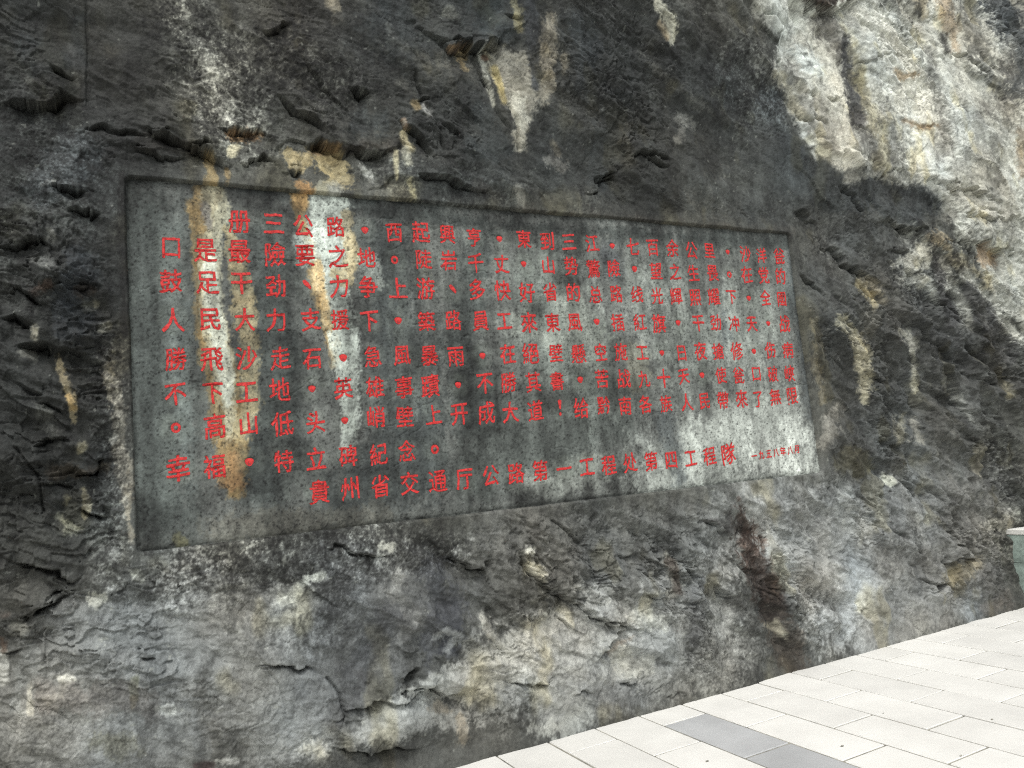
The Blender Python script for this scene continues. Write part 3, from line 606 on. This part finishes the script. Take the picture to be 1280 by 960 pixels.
T((84, 92, 92), .7, 10, 8, (985, 340, 5), (992, 400, 6)); T((70, 76, 78), .7, 12, 10, (826, 520, 12), (838, 560, 12), (850, 600, 8)); T((66, 74, 78), .6, 10, 10, (905, 390, 5), (908, 420, 6), (900, 440, 4)); T((72, 76, 82), .6, 10, 8, (760, 310, 10), (765, 345, 10))
T((96, 104, 102), .7, 12, 12, (240, 380, 10), (225, 440, 12), (235, 600, 8)); T((112, 118, 112), .6, 10, 12, (380, 610, 8), (350, 560, 10), (360, 620, 8)); T((100, 106, 100), .5, 20, 20, (500, 340, 10), (520, 500, 14), (400, 470, 12))
T((130, 126, 104), .5, 10, 12, (530, 330, 6), (530, 360, 5)); T((108, 104, 92), .6, 14, 16, (280, 660, 20), (380, 655, 20), (470, 645, 16)); T((130, 122, 74), .6, 5, 6, (222, 672, 5), (228, 676, 4))
# first seep, white core with ochre edges
T((158, 124, 68), .85, 6, 6, (262, 232, 12), (252, 260, 12), (250, 320, 9), (258, 380, 12), (270, 440, 16), (284, 520, 16), (290, 590, 14), (294, 612, 10))
T((176, 170, 140), .9, 5, 6, (268, 236, 9), (272, 270, 11), (262, 320, 10), (264, 380, 11), (276, 440, 11), (282, 500, 7), (286, 540, 6))
T((198, 202, 186), .85, 5, 5, (262, 330, 6), (264, 370, 8), (274, 420, 7), (280, 470, 6), (282, 505, 4)); T((98, 96, 108), .6, 4, 4, (256, 258, 3), (260, 285, 3))
T((182, 160, 110), .8, 5, 7, (284, 290, 6), (300, 350, 9), (306, 400, 10), (312, 440, 10), (314, 500, 8), (300, 540, 8)); T((170, 122, 70), .8, 6, 8, (288, 600, 12), (300, 606, 7), (284, 575, 8)); T((184, 160, 112), .6, 5, 6, (296, 330, 5), (310, 420, 6))
# second seep
T((170, 134, 76), .9, 5, 5, (374, 240, 9), (372, 270, 5), (390, 310, 6), (396, 340, 7), (404, 380, 6), (414, 420, 5), (422, 455, 4))
T((178, 186, 176), .95, 5, 6, (410, 246, 20), (412, 290, 20), (414, 330, 18), (420, 370, 16), (428, 410, 14), (434, 450, 12), (434, 500, 8), (434, 560, 6))
T((190, 168, 118), .85, 4, 5, (434, 270, 4), (440, 320, 6), (432, 350, 10), (420, 340, 6)); T((196, 152, 84), .8, 3, 4, (396, 330, 4), (402, 375, 4), (414, 410, 3)); T((184, 140, 78), .8, 4, 4, (374, 236, 7), (376, 256, 6))
T((150, 156, 148), .7, 8, 10, (462, 330, 12), (470, 350, 10)); T((156, 168, 160), .8, 5, 6, (376, 300, 8), (380, 320, 8))
T((150, 154, 142), .5, 14, 14, (720, 380, 16), (735, 440, 16), (640, 400, 12)); T((156, 160, 150), .5, 10, 12, (700, 600, 18), (740, 590, 18), (650, 610, 10)); T((150, 140, 106), .35, 10, 10, (800, 470, 18), (790, 440, 12))

def panel_colour(X, Z, px, py):
    g = np.full(X.shape, 0.40, np.float32)
    c = np.stack([g * .99, g * 1.005, g * .985], -1)
    c = paint(c, [(q[0], q[1], q[2], q[3], [(p[0], p[1], p[2] * (1.28 if q[2] < 7 else 1)) for p in q[4]]) for q in panel_strokes], X, Z, px, py)
    m1 = fbm(X * 4, Z * 3, 4, 71); m2 = fbm(X * 18 + 5, Z * 9, 4, 75, 0.62); m3 = fbm(X * 70, Z * 60, 3, 79, 0.7); m4 = vnoise(X * 160, Z * 150, 83)
    st = fbm(X * 8, Z * 0.7, 4, 87, 0.6); st2 = fbm(X * 30, Z * 2.0, 3, 91, 0.6)
    sm = fbm(X * 2.6 + 9, Z * 3.4, 5, 115, .62); f = 1 + 0.22 * m1 + 0.22 * m2 + 0.12 * m3 + 0.06 * m4 + 0.22 * st + 0.10 * st2 - 0.22 * sstep(.02, .35, sm) * sstep(4.6, 2.6, X) + .10 * sstep(.05, .4, -sm)
    pit = sstep(0.30, 0.55, -m3 * 0.8 - m4 * 0.4)
    f = f * (1 - 0.30 * pit)
    return c * f[..., None] * np.array([1.0, .997, .99], np.float32), None

def grid_mesh(name, X, Y, Z, colour, keep=None, zone=None):
    nr, nc = X.shape
    co = np.stack([X, Y, Z], -1).reshape(-1, 3).astype(np.float32)
    idx = np.arange(nr * nc, dtype=np.int32).reshape(nr, nc)
    q = np.stack([idx[:-1, :-1], idx[:-1, 1:], idx[1:, 1:], idx[1:, :-1]], -1).reshape(-1, 4)
    cc = colour.reshape(-1, 3)
    zz = np.zeros(nr * nc, np.float32) if zone is None else zone.reshape(-1)
    if keep is not None:
        k = (keep[:-1, :-1] & keep[:-1, 1:] & keep[1:, 1:] & keep[1:, :-1]).reshape(-1)
        q = q[k]
        used = np.zeros(nr * nc, bool); used[q.ravel()] = True
        remap = np.cumsum(used) - 1
        co = co[used]; cc = cc[used]; zz = zz[used]; q = remap[q].astype(np.int32)
    me = bpy.data.meshes.new(name)
    me.vertices.add(len(co)); me.vertices.foreach_set('co', co.ravel())
    me.loops.add(q.size); me.loops.foreach_set('vertex_index', q.ravel().astype(np.int32))
    me.polygons.add(len(q)); me.polygons.foreach_set('loop_start', np.arange(0, q.size, 4, dtype=np.int32))
    me.polygons.foreach_set('use_smooth', np.ones(len(q), bool))
    me.update(calc_edges=True)
    at = me.attributes.new('stone', 'FLOAT_COLOR', 'POINT')
    rgba = np.ones((len(co), 4), np.float32); cc = np.clip(cc, 0, 1) ** 1.24 * np.array([1.12, 1.145, 1.145], np.float32); rgba[:, :3] = np.minimum(srgb(cc) * ALB, .82); rgba[:, 3] = zz
    at.data.foreach_set('color', rgba.ravel())
    return me

# ------------------------------------------------------------------ materials
def new_mat(name):
    mt = bpy.data.materials.new(name); mt.use_nodes = True
    return mt, mt.node_tree, mt.node_tree.nodes['Principled BSDF']

def rock_material(name, bump=0.5, fine=1.0):
    mt, nt, bs = new_mat(name)
    N = nt.nodes; L = nt.links
    at = N.new('ShaderNodeAttribute'); at.attribute_name = 'stone'
    tc = N.new('ShaderNodeTexCoord')
    def noise(scale, det, ro):
        n_ = N.new('ShaderNodeTexNoise'); n_.inputs['Scale'].default_value = scale; n_.inputs['Detail'].default_value = det; n_.inputs['Roughness'].default_value = ro
        L.new(tc.outputs['Object'], n_.inputs['Vector']); return n_.outputs[0]
    def remap(v, a_, b_, c_, d_):
        m_ = N.new('ShaderNodeMapRange')
        for i_, q in enumerate((a_, b_, c_, d_)):
            if isinstance(q, float) or isinstance(q, int): m_.inputs[i_ + 1].default_value = q
            else: L.new(q, m_.inputs[i_ + 1])
        L.new(v, m_.inputs[0]); return m_.outputs[0]
    def mul(a_, b_):
        m_ = N.new('ShaderNodeMath'); m_.operation = 'MULTIPLY'; L.new(a_, m_.inputs[0]); L.new(b_, m_.inputs[1]); return m_.outputs[0]
    zlo = remap(at.outputs['Alpha'], 0, 1, 1 - .22 * fine, 1 - .46 * fine); zhi = remap(at.outputs['Alpha'], 0, 1, 1 + .22 * fine, 1 + .60 * fine)
    v1 = remap(noise(26, 9, .74), .34, .66, zlo, zhi)
    v2 = remap(noise(120, 5, .75), .30, .70, 1 - .23 * fine, 1 + .23 * fine)
    mx = N.new('ShaderNodeVectorMath'); mx.operation = 'SCALE'
    L.new(at.outputs['Color'], mx.inputs[0]); L.new(mul(v1, v2), mx.inputs['Scale'])
    L.new(mx.outputs[0], bs.inputs['Base Color'])
    n2 = N.new('ShaderNodeTexNoise'); n2.inputs['Scale'].default_value = 70; n2.inputs['Detail'].default_value = 6; n2.inputs['Roughness'].default_value = 0.7
    L.new(tc.outputs['Object'], n2.inputs['Vector'])
    bp = N.new('ShaderNodeBump'); bp.inputs['Strength'].default_value = bump; bp.inputs['Distance'].default_value = 0.0045
    L.new(n2.outputs[0], bp.inputs['Height']); L.new(bp.outputs[0], bs.inputs['Normal'])
    bs.inputs['Roughness'].default_value = 0.82
    bs.inputs['Specular IOR Level'].default_value = 0.3
    return mt

M_ROCK = rock_material('weathered_limestone', 0.8, 1.0)
M_PANEL = rock_material('dressed_limestone', 0.35, 0.75)

# red paint of the cut characters, worn through to the stone
M_RED, nt, bs = new_mat('red_paint')
N, L = nt.nodes, nt.links
tc = N.new('ShaderNodeTexCoord')
na = N.new('ShaderNodeTexNoise'); na.inputs['Scale'].default_value = 60; na.inputs['Detail'].default_value = 5; na.inputs['Roughness'].default_value = .7
L.new(tc.outputs['Object'], na.inputs['Vector'])
cr = N.new('ShaderNodeValToRGB'); e = cr.color_ramp.elements
e[0].position = .36; e[0].color = (.20, .014, .016, 1); e[1].position = .5; e[1].color = (.54, .018, .017, 1)
k = cr.color_ramp.elements.new(.70); k.color = (.64, .045, .042, 1); k = cr.color_ramp.elements.new(.80); k.color = (.52, .22, .20, 1)
L.new(na.outputs[0], cr.inputs[0]); L.new(cr.outputs[0], bs.inputs['Base Color']); bs.inputs['Roughness'].default_value = .7
bp = N.new('ShaderNodeBump'); bp.inputs['Strength'].default_value = .5; bp.inputs['Distance'].default_value = .004
L.new(na.outputs[0], bp.inputs['Height']); L.new(bp.outputs[0], bs.inputs['Normal'])

def slab_material(name, base, vary, dirt=(.40, .38, .30), scale=1.0):
    mt, nt, bs = new_mat(name); N, L = nt.nodes, nt.links
    tc = N.new('ShaderNodeTexCoord'); geo = N.new('ShaderNodeNewGeometry'); oi = N.new('ShaderNodeObjectInfo')
    n1 = N.new('ShaderNodeTexNoise'); n1.inputs['Scale'].default_value = 2.2 * scale; n1.inputs['Detail'].default_value = 7; n1.inputs['Roughness'].default_value = .62
    L.new(geo.outputs['Position'], n1.inputs['Vector'])
    cr = N.new('ShaderNodeValToRGB'); e = cr.color_ramp.elements
    e[0].position = .28; e[0].color = tuple(c * (1 - vary) for c in base) + (1,); e[1].position = .62; e[1].color = tuple(base) + (1,)
    L.new(n1.outputs[0], cr.inputs[0])
    hs = N.new('ShaderNodeHueSaturation'); mr = N.new('ShaderNodeMapRange'); mr.inputs[3].default_value = .93; mr.inputs[4].default_value = 1.04
    L.new(oi.outputs['Random'], mr.inputs[0]); L.new(mr.outputs[0], hs.inputs['Value']); L.new(cr.outputs[0], hs.inputs['Color'])
    n2 = N.new('ShaderNodeTexNoise'); n2.inputs['Scale'].default_value = 28; n2.inputs['Detail'].default_value = 6; n2.inputs['Roughness'].default_value = .75
    L.new(geo.outputs['Position'], n2.inputs['Vector'])
    m2 = N.new('ShaderNodeMapRange'); m2.inputs[1].default_value = .62; m2.inputs[2].default_value = .76; m2.inputs[3].default_value = 0; m2.inputs[4].default_value = .55
    L.new(n2.outputs[0], m2.inputs[0])
    mx = N.new('ShaderNodeMixRGB'); mx.inputs[2].default_value = tuple(dirt) + (1,)
    L.new(m2.outputs[0], mx.inputs[0]); L.new(hs.outputs[0], mx.inputs[1]); L.new(mx.outputs[0], bs.inputs['Base Color'])
    bs.inputs['Roughness'].default_value = .6
    bp = N.new('ShaderNodeBump'); bp.inputs['Strength'].default_value = .25; bp.inputs['Distance'].default_value = .002
    L.new(n2.outputs[0], bp.inputs['Height']); L.new(bp.outputs[0], bs.inputs['Normal'])
    return mt

M_SLAB = slab_material('pale_paving_stone', (.69, .685, .645), .16)
M_SLABD = slab_material('grey_paving_stone', (.42, .43, .43), .22, (.62, .65, .65))
M_JOINT = slab_material('joint_mortar', (.29, .28, .235), .8, (.5, .48, .36), 2.5)
M_GROUND = slab_material('ground_paving', (.5, .5, .47), .25)
M_GREEN = slab_material('green_marble', (.36, .45, .40), .6, (.55, .62, .57), 6.0)
M_COPE = slab_material('white_coping_stone', (.70, .70, .66), .15)

def add(name, me, mat, parent=None, **props):
    o = bpy.data.objects.new(name, me); COL.objects.link(o)
    if mat and me and not me.materials: me.materials.append(mat)
    if parent: o.parent = parent
    for k_, v_ in props.items(): o[k_] = v_
    return o

# ------------------------------------------------------------------ the cliff
def col_at(pxv):
    r = np.stack([pxv - 640.0, np.full_like(pxv, 0.0), np.full_like(pxv, F)], -1)
    return (r @ AX) * FACE / (r @ AY)
STEP = 1.2
xs = col_at(np.arange(-60, 1330, STEP, dtype=np.float64))
left = xs[0] - np.cumsum(0.01 * 1.09 ** np.arange(1, 52))[::-1]
rightx = xs[-1] + np.cumsum(0.02 * 1.09 ** np.arange(1, 40))
xs = np.concatenate([left, xs, rightx])
t = np.linspace(0, 1, 860)
tt = np.concatenate([t, 1 + np.cumsum(0.0015 * 1.09 ** np.arange(1, 46))])
ztop = 4.35 + 0.235 * np.clip(xs, -0.6, 9.5)
X = np.broadcast_to(xs[None, :], (len(tt), len(xs))).astype(np.float32).copy()
Z = (-0.08 + tt[:, None] * (ztop[None, :] + 0.08)).astype(np.float32)
H, E_, px, py = height(X, Z)
px, py = to_pix(X, FACE - H, Z)
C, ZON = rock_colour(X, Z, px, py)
# recess cut for the panel; a shallow chiselled margin round it
wobe = 0.005 * fbm(X * 7, Z * 7, 3, 111)
ee = E_ + wobe
cut = sstep(0.014, -0.012, ee)
rim = np.exp(-(np.maximum(ee, 0) / 0.05))
H = H * (1 - 0.8 * rim) + 0.8 * (0.005 + 0.005 * sstep(3.2, 3.3, Z)) * rim
H = np.minimum(H, 0.010 + np.maximum(ee, 0) * 1.1)
H = H * (1 - cut) + (-0.075) * cut
# thick lip along the top, flush along the foot
keep = E_ > -0.10
cliff_me = grid_mesh('cliff', X, FACE - H, Z, C, keep, ZON)
cliff = add('cliff', cliff_me, M_ROCK, None, kind='structure')

# ------------------------------------------------------------------ the inscription panel
tablet = add('inscription_tablet', None, None, None)
tablet.location = (0, 0, 0)
tablet['label'] = 'large grey stone tablet cut flat into the cliff face, covered in rows of red characters'
tablet['category'] = 'inscription'
ORI = Vector((TX0, FACE, TZ0)); tablet.location = ORI
REC = 0.015
pxs = col_at(np.arange(120, 1035, 1.0)); pxs = pxs[(pxs > TX0 - 0.02) & (pxs < TX1 + 0.02)]
pzs = np.arange(TZ0 - 0.02, TZ1 + 0.02, 0.0044)
PX, PZ = np.meshgrid(pxs, pzs); PX = PX.astype(np.float32); PZ = PZ.astype(np.float32)
PH = panel_height(PX, PZ) - REC
# tool marks and the paler, cleaned stone round each character
CHARS = []
ROWS_Z = [3.095, 2.925, 2.745, 2.545, 2.335, 2.155, 1.975, 1.775]
TEXT = ['  册三公路·西起興亨·東到三江·七百余公里·沙洋瓮', '是' and '口是最險要之地。陡岩千丈·山势驚險·望之生畏。在党的', '鼓足干劲、力争上游、多快好省的总路线光輝照耀下·全國',
        '人民大力支援下·築路員工來東風·插紅旗·干劲冲天·战', '勝飛沙走石·急風暴雨·在絕壁懸空施工·日夜搶修·伤病', '不下工地·英雄事蹟·不勝其書·苦战九十天·使瓮口破峽',
        '。高山低头·峭壁上开成大道!给黔南各族人民帶來了無限', '幸福·特立碑紀念。']
rnd = random.Random(5)
for r_, line in enumerate(TEXT):
    for c_, ch in enumerate(line):
        if ch == ' ': continue
        x = 0.25 + 0.1765 * c_ + rnd.uniform(-.007, .007) - 0.010 * r_ * (c_ / 25)
        z = ROWS_Z[r_] + 0.010 * (c_ / 25) + rnd.uniform(-.007, .007)
        CHARS.append((ch, x, z, 0.122 * rnd.uniform(.93, 1.08)))
for i, ch in enumerate('貴州省交通厅公路第一工程处第四工程隊'):
    CHARS.append((ch, 0.947 + 0.173 * i, 1.590 + 0.0 * i + rnd.uniform(-.005, .005), 0.125 if i < 17 else 0.15))
for i, ch in enumerate('一九五八年八月'):
    CHARS.append((ch, 4.135 + 0.074 * i, 1.556 + 0.0035 * i, 0.062))
def flat_mesh(ch, size):
    """brush-like outline of one character, centred, about one unit = size"""
    cu = bpy.data.curves.new('glyph', 'FONT'); cu.body = ch; cu.size = 1.0; cu.resolution_u = 3
    ob = bpy.data.objects.new('glyph', cu); COL.objects.link(ob)
    dg = bpy.context.evaluated_depsgraph_get()
    me = bpy.data.meshes.new_from_object(ob.evaluated_get(dg))
    bpy.data.objects.remove(ob); bpy.data.curves.remove(cu)
    return me

glyphs = {}
def dot_mesh(kind):
    bm = bmesh.new()
    if kind == '·':
        bmesh.ops.create_circle(bm, cap_ends=True, segments=14, radius=.17)
        for v in bm.verts: v.co.x *= 1 + .25 * math.sin(v.co.y * 9)
    elif kind == '、':
        pts = [(-.2, .2), (-.08, .26), (.08, .12), (.2, -.08), (.16, -.2), (.0, -.1), (-.14, .04)]
        bm.faces.new([bm.verts.new((x, y, 0)) for x, y in pts])
    elif kind == '。':
        n = 16; o = [bm.verts.new((.20 * math.cos(i * 2 * math.pi / n), .22 * math.sin(i * 2 * math.pi / n), 0)) for i in range(n)]
        q = [bm.verts.new((.09 * math.cos(i * 2 * math.pi / n), .10 * math.sin(i * 2 * math.pi / n), 0)) for i in range(n)]
        for i in range(n): bm.faces.new([o[i], o[(i + 1) % n], q[(i + 1) % n], q[i]])
    elif kind == '!':
        bm.faces.new([bm.verts.new((x, y, 0)) for x, y in [(-.11, .42), (.0, .48), (.12, .42), (.04, -.05), (-.04, -.05)]])
        bm.faces.new([bm.verts.new((.08 * math.cos(a_), -.30 + .10 * math.sin(a_), 0)) for a_ in [i * math.pi / 5 for i in range(10)]])
    me = bpy.data.meshes.new('dot'); bm.to_mesh(me); bm.free()
    return me

DEP = np.zeros_like(PX); BM = []
for n_, (ch, x, z, s) in enumerate(CHARS):
    me = dot_mesh(ch) if ch in '·、。!' else flat_mesh(ch, s)
    bm = bmesh.new(); bm.from_mesh(me); bpy.data.meshes.remove(me)
    bmesh.ops.remove_doubles(bm, verts=bm.verts, dist=.0005)
    layer = bm.verts.layers.float.new('lift'); nb = len(bm.verts)
    if ch not in '·、。!':                            # brush weight: the outline laid down several times, a hair apart
        src = bm.faces[:] + bm.edges[:] + bm.verts[:]; w_ = .0165 if s > .1 else .028
        for i_, (sx_, sy_) in enumerate([(w_, 0), (-w_, w_ * .3), (0, w_ * .9), (w_ * .3, -w_ * .9)]):
            cp = bmesh.ops.duplicate(bm, geom=src)
            for g_ in cp['geom']:
                if isinstance(g_, bmesh.types.BMVert):
                    g_.co.x += sx_; g_.co.y += sy_; g_[layer] = (i_ + 1) * .00012
    long_e = [e for e in bm.edges if e.calc_length() > .16]
    if long_e: bmesh.ops.subdivide_edges(bm, edges=long_e, cuts=2)
    vs = np.array([v.co[:] for v in bm.verts], np.float32)
    if ch not in '·、。!':
        vs[:, 0] -= .5; vs[:, 1] -= .38
        vs[:, 1] *= 1.10; vs[:, 0] *= .94
        # hand-cut strokes: rising to the right, uneven thickness
        ang = rnd.uniform(-.06, .05)
        vs[:, 1] += vs[:, 0] * (.07 + ang)
        vs[:, 0] += .026 * vnoise(vs[:, 0] * 4 + n_ * 3.1, vs[:, 1] * 4, 2) + .008 * vnoise(vs[:, 0] * 15, vs[:, 1] * 15 + n_, 5)
        vs[:, 1] += .026 * vnoise(vs[:, 0] * 4 + n_ * 1.7, vs[:, 1] * 5 + 9, 7) + .008 * vnoise(vs[:, 0] * 15 + n_, vs[:, 1] * 15, 9)
    for v, q in zip(bm.verts, vs): v.co.x, v.co.y = float(q[0] * s), float(q[1] * s)
    bm.verts.index_update()
    # sink the stone under the strokes
    tri = np.array([[v.co[:2] for v in l] for l in ([lp.vert for lp in t] for t in bm.calc_loop_triangles()) if all(v.index < nb for v in l)], np.float32)
    i0, i1 = np.searchsorted(pzs, [z - s * .8, z + s * .8]); j0, j1 = np.searchsorted(pxs, [x - s * .8, x + s * .8])
    gx = (PX[i0:i1, j0:j1] - x).ravel()[:, None]; gz = (PZ[i0:i1, j0:j1] - z).ravel()[:, None]
    inside = np.full(gx.shape, -1.0, np.float32)
    if len(tri):
        A, B, Cc = tri[:, 0], tri[:, 1], tri[:, 2]
        def edge_d(p, q):
            d_ = q - p; ln = np.sqrt((d_ ** 2).sum(-1)) + 1e-6
            return ((d_[:, 0] * (gz - p[:, 1]) - d_[:, 1] * (gx - p[:, 0])) / ln)
        sg = np.sign((B[:, 0] - A[:, 0]) * (Cc[:, 1] - A[:, 1]) - (B[:, 1] - A[:, 1]) * (Cc[:, 0] - A[:, 0]))
        m_ = np.minimum(np.minimum(edge_d(A, B) * sg, edge_d(B, Cc) * sg), edge_d(Cc, A) * sg)
        inside = m_.max(1, keepdims=True)
    dep = sstep(-0.0035, 0.0015, inside).reshape(i1 - i0, j1 - j0)
    DEP[i0:i1, j0:j1] = np.maximum(DEP[i0:i1, j0:j1], dep)
    BM.append((bm, layer, x, z))

PH = PH - 0.0075 * DEP
ppx, ppy = to_pix(PX, FACE - PH, PZ)
PC, _ = panel_colour(PX, PZ, ppx, ppy)
halo = np.zeros_like(PX)
for ch, x, z, s in CHARS:
    j0, j1 = np.searchsorted(pxs, [x - s * .9, x + s * .9]); i0, i1 = np.searchsorted(pzs, [z - s * .9, z + s * .9])
    a = PX[i0:i1, j0:j1] - x; b = PZ[i0:i1, j0:j1] - z
    rr = np.sqrt(a * a + b * b) / s
    halo[i0:i1, j0:j1] = np.maximum(halo[i0:i1, j0:j1], sstep(.85, .40, rr + 0.12 * fbm(PX[i0:i1, j0:j1] * 30, PZ[i0:i1, j0:j1] * 30, 2, 3)))
hk = (halo * 0.21 * (0.6 + 0.8 * np.clip(fbm(PX * 12, PZ * 9, 3, 7) + .3, 0, 1)))[..., None]
PC = PC * (1 - hk) + np.array([.60, .62, .58], np.float32) * hk
PC = np.clip(PC, .05, .9)
pe = panel_edge(PX, PZ)
panel_me = grid_mesh('panel', PX - ORI.x, FACE - PH - ORI.y, PZ - ORI.z, PC, pe < 0.016)
panel = add('panel', panel_me, M_PANEL, tablet)


def sample(A, x, z):
    jx = np.clip(np.searchsorted(pxs, x) - 1, 0, len(pxs) - 2); iz = np.clip(np.searchsorted(pzs, z) - 1, 0, len(pzs) - 2)
    fx = (x - pxs[jx]) / (pxs[jx + 1] - pxs[jx]); fz = (z - pzs[iz]) / (pzs[iz + 1] - pzs[iz])
    return (A[iz, jx] * (1 - fx) + A[iz, jx + 1] * fx) * (1 - fz) + (A[iz + 1, jx] * (1 - fx) + A[iz + 1, jx + 1] * fx) * fz
for bm, layer, x, z in BM:
    co = np.array([v.co[:2] for v in bm.verts])
    hh = sample(PH, co[:, 0] + x, co[:, 1] + z)
    for v, q, h_ in zip(bm.verts, co, hh): v.co = (q[0], float(FACE - h_ - ORI.y) - FACE + ORI.y - 0.0016 - v[layer], q[1])
    bmesh.ops.recalc_face_normals(bm, faces=bm.faces)
    me = bpy.data.meshes.new('character'); bm.to_mesh(me); bm.free()
    o = add('character', me, M_RED, tablet)
    o.location = (x - ORI.x, 0, z - ORI.z)

# ------------------------------------------------------------------ paving: slabs laid lengthwise against the foot of the cliff
def sheet(name, x0, x1, y0, y1, z, mat, **kw):
    me = bpy.data.meshes.new(name)
    me.from_pydata([(x0, y0, z), (x1, y0, z), (x1, y1, z), (x0, y1, z)], [], [(0, 1, 2, 3)])
    return add(name, me, mat, None, **kw)
sheet('ground', -900, 900, -900, 900, -0.05, M_GROUND, kind='structure')
pave = sheet('pavement', -3.2, 12, -2.5, 4.6, -0.007, M_JOINT, kind='structure')

def slab_mesh(w, l, seed):
    r = random.Random(seed); bm = bmesh.new()
    bmesh.ops.create_cube(bm, size=1)
    for v in bm.verts:
        v.co.x = v.co.x * w; v.co.y = v.co.y * l; v.co.z = v.co.z * .04 - .02
    top = [e for e in bm.edges if all(v.co.z > -.01 for v in e.verts)] + [e for e in bm.edges if abs(e.verts[0].co.z - e.verts[1].co.z) > .02]
    bmesh.ops.bevel(bm, geom=top, offset=.0035, segments=1, affect='EDGES')
    me = bpy.data.meshes.new('paving_slab'); bm.to_mesh(me); bm.free()
    me.materials.append(M_SLAB)
    return me
meshes = {}
PITCH, LEN, GAP = 0.3355, 0.68, 0.013
rs = random.Random(3)
for ci in range(-10, 21):
    xc0 = 2.862 + ci * PITCH
    if xc0 > 8.3: continue
    off = 3.262 if ci % 2 == 0 else 3.60
    dark = (ci == 0)
    yj = off + LEN * 3
    while yj > 0.9:
        y1, y0 = yj, yj - LEN
        yj -= LEN
        if y0 > 4.5: continue
        yy1 = min(y1, 4.55)
        if yy1 - y0 < .05 or y0 < .3: continue
        if dark and y0 > 3.9: isd = False
        else: isd = dark
        key = (round(yy1 - y0, 3), isd)
        if key not in meshes:
            me = slab_mesh(PITCH - GAP, (yy1 - y0) - GAP, len(meshes))
            me.materials[0] = M_SLABD if isd else M_SLAB
            meshes[key] = me
        o = bpy.data.objects.new('paving_slab', meshes[key]); COL.objects.link(o); o.parent = pave
        o.location = (xc0 + PITCH / 2 + rs.uniform(-.001, .001), (y0 + yy1) / 2 + rs.uniform(-.001, .001), rs.uniform(-.002, .0015))
        o.rotation_euler = (rs.uniform(-.0012, .0012), rs.uniform(-.002, .002), rs.uniform(-.002, .002))
        if isd: o['label'] = 'dark grey slab in the strip across the pale paving'

# ------------------------------------------------------------------ green marble parapet at the far end of the paving
par = add('parapet_wall', None, None, None, label='low green marble wall with pale coping at the right edge, against the cliff foot', category='low wall')
par.location = (7.16, 3.80, 0)
def block(name, x0, x1, y0, y1, z0, z1, mat, parent, bev=.004):
    bm = bmesh.new(); bmesh.ops.create_cube(bm, size=1)
    for v in bm.verts:
        v.co = (x0 + (v.co.x + .5) * (x1 - x0), y0 + (v.co.y + .5) * (y1 - y0), z0 + (v.co.z + .5) * (z1 - z0))
    bmesh.ops.bevel(bm, geom=bm.edges[:], offset=bev, segments=1, affect='EDGES')
    me = bpy.data.meshes.new(name); bm.to_mesh(me); bm.free()
    return add(name, me, mat, parent)
block('wall_core', .02, 2.4, .02, .5, 0, .62, M_JOINT, par)
for i in range(4):
    for k, (za, zb) in enumerate([(0.0, .12), (.124, .37), (.374, .62)]):
        block('marble_panel', i * .6, i * .6 + .596, 0, .018, za, zb, M_GREEN, par, .002)
for k, (za, zb) in enumerate([(0.0, .12), (.124, .37), (.374, .62)]):
    block('marble_panel', 0, .018, .02, .5, za, zb, M_GREEN, par, .002)
block('coping', -.008, 2.41, -.008, .51, .624, .675, M_COPE, par, .006)

# ------------------------------------------------------------------ crumbs of stone on the paving
def on_floor(px_, py_):
    r = np.array([px_ - 640.0, py_ - 480.0, F]); t_ = -EYE / (r @ AZ)
    return float(r @ AX * t_), float(r @ AY * t_)
CR = [(1052.7, 933, .006, 'brown stone crumb on the pale slab right of the dark strip'), (1240, 900, .006, 'small stone crumb lying on the pale slabs near the right edge'),
      (1201, 945, .005, 'tiny crumb on the paving at the bottom right'), (884, 952, .006, 'dark crumb on the pale slab left of the dark strip'), (1104, 892, .004, 'tiny grey crumb beside the short joint in the middle of the paving')]
for i, (a, b, s, lab) in enumerate(CR):
    bm = bmesh.new(); bmesh.ops.create_icosphere(bm, subdivisions=2, radius=s)
    r = random.Random(i)
    for v in bm.verts: v.co *= r.uniform(.75, 1.2); v.co.z *= .6; v.co.x *= 1.5
    me = bpy.data.meshes.new('stone_crumb'); bm.to_mesh(me); bm.free()
    x_, y_ = on_floor(a, b)
    o = add('stone_crumb', me, M_JOINT, None, label=lab, category='pebble', group='stone crumbs on the paving')
    o.location = (x_, y_, s * .45)
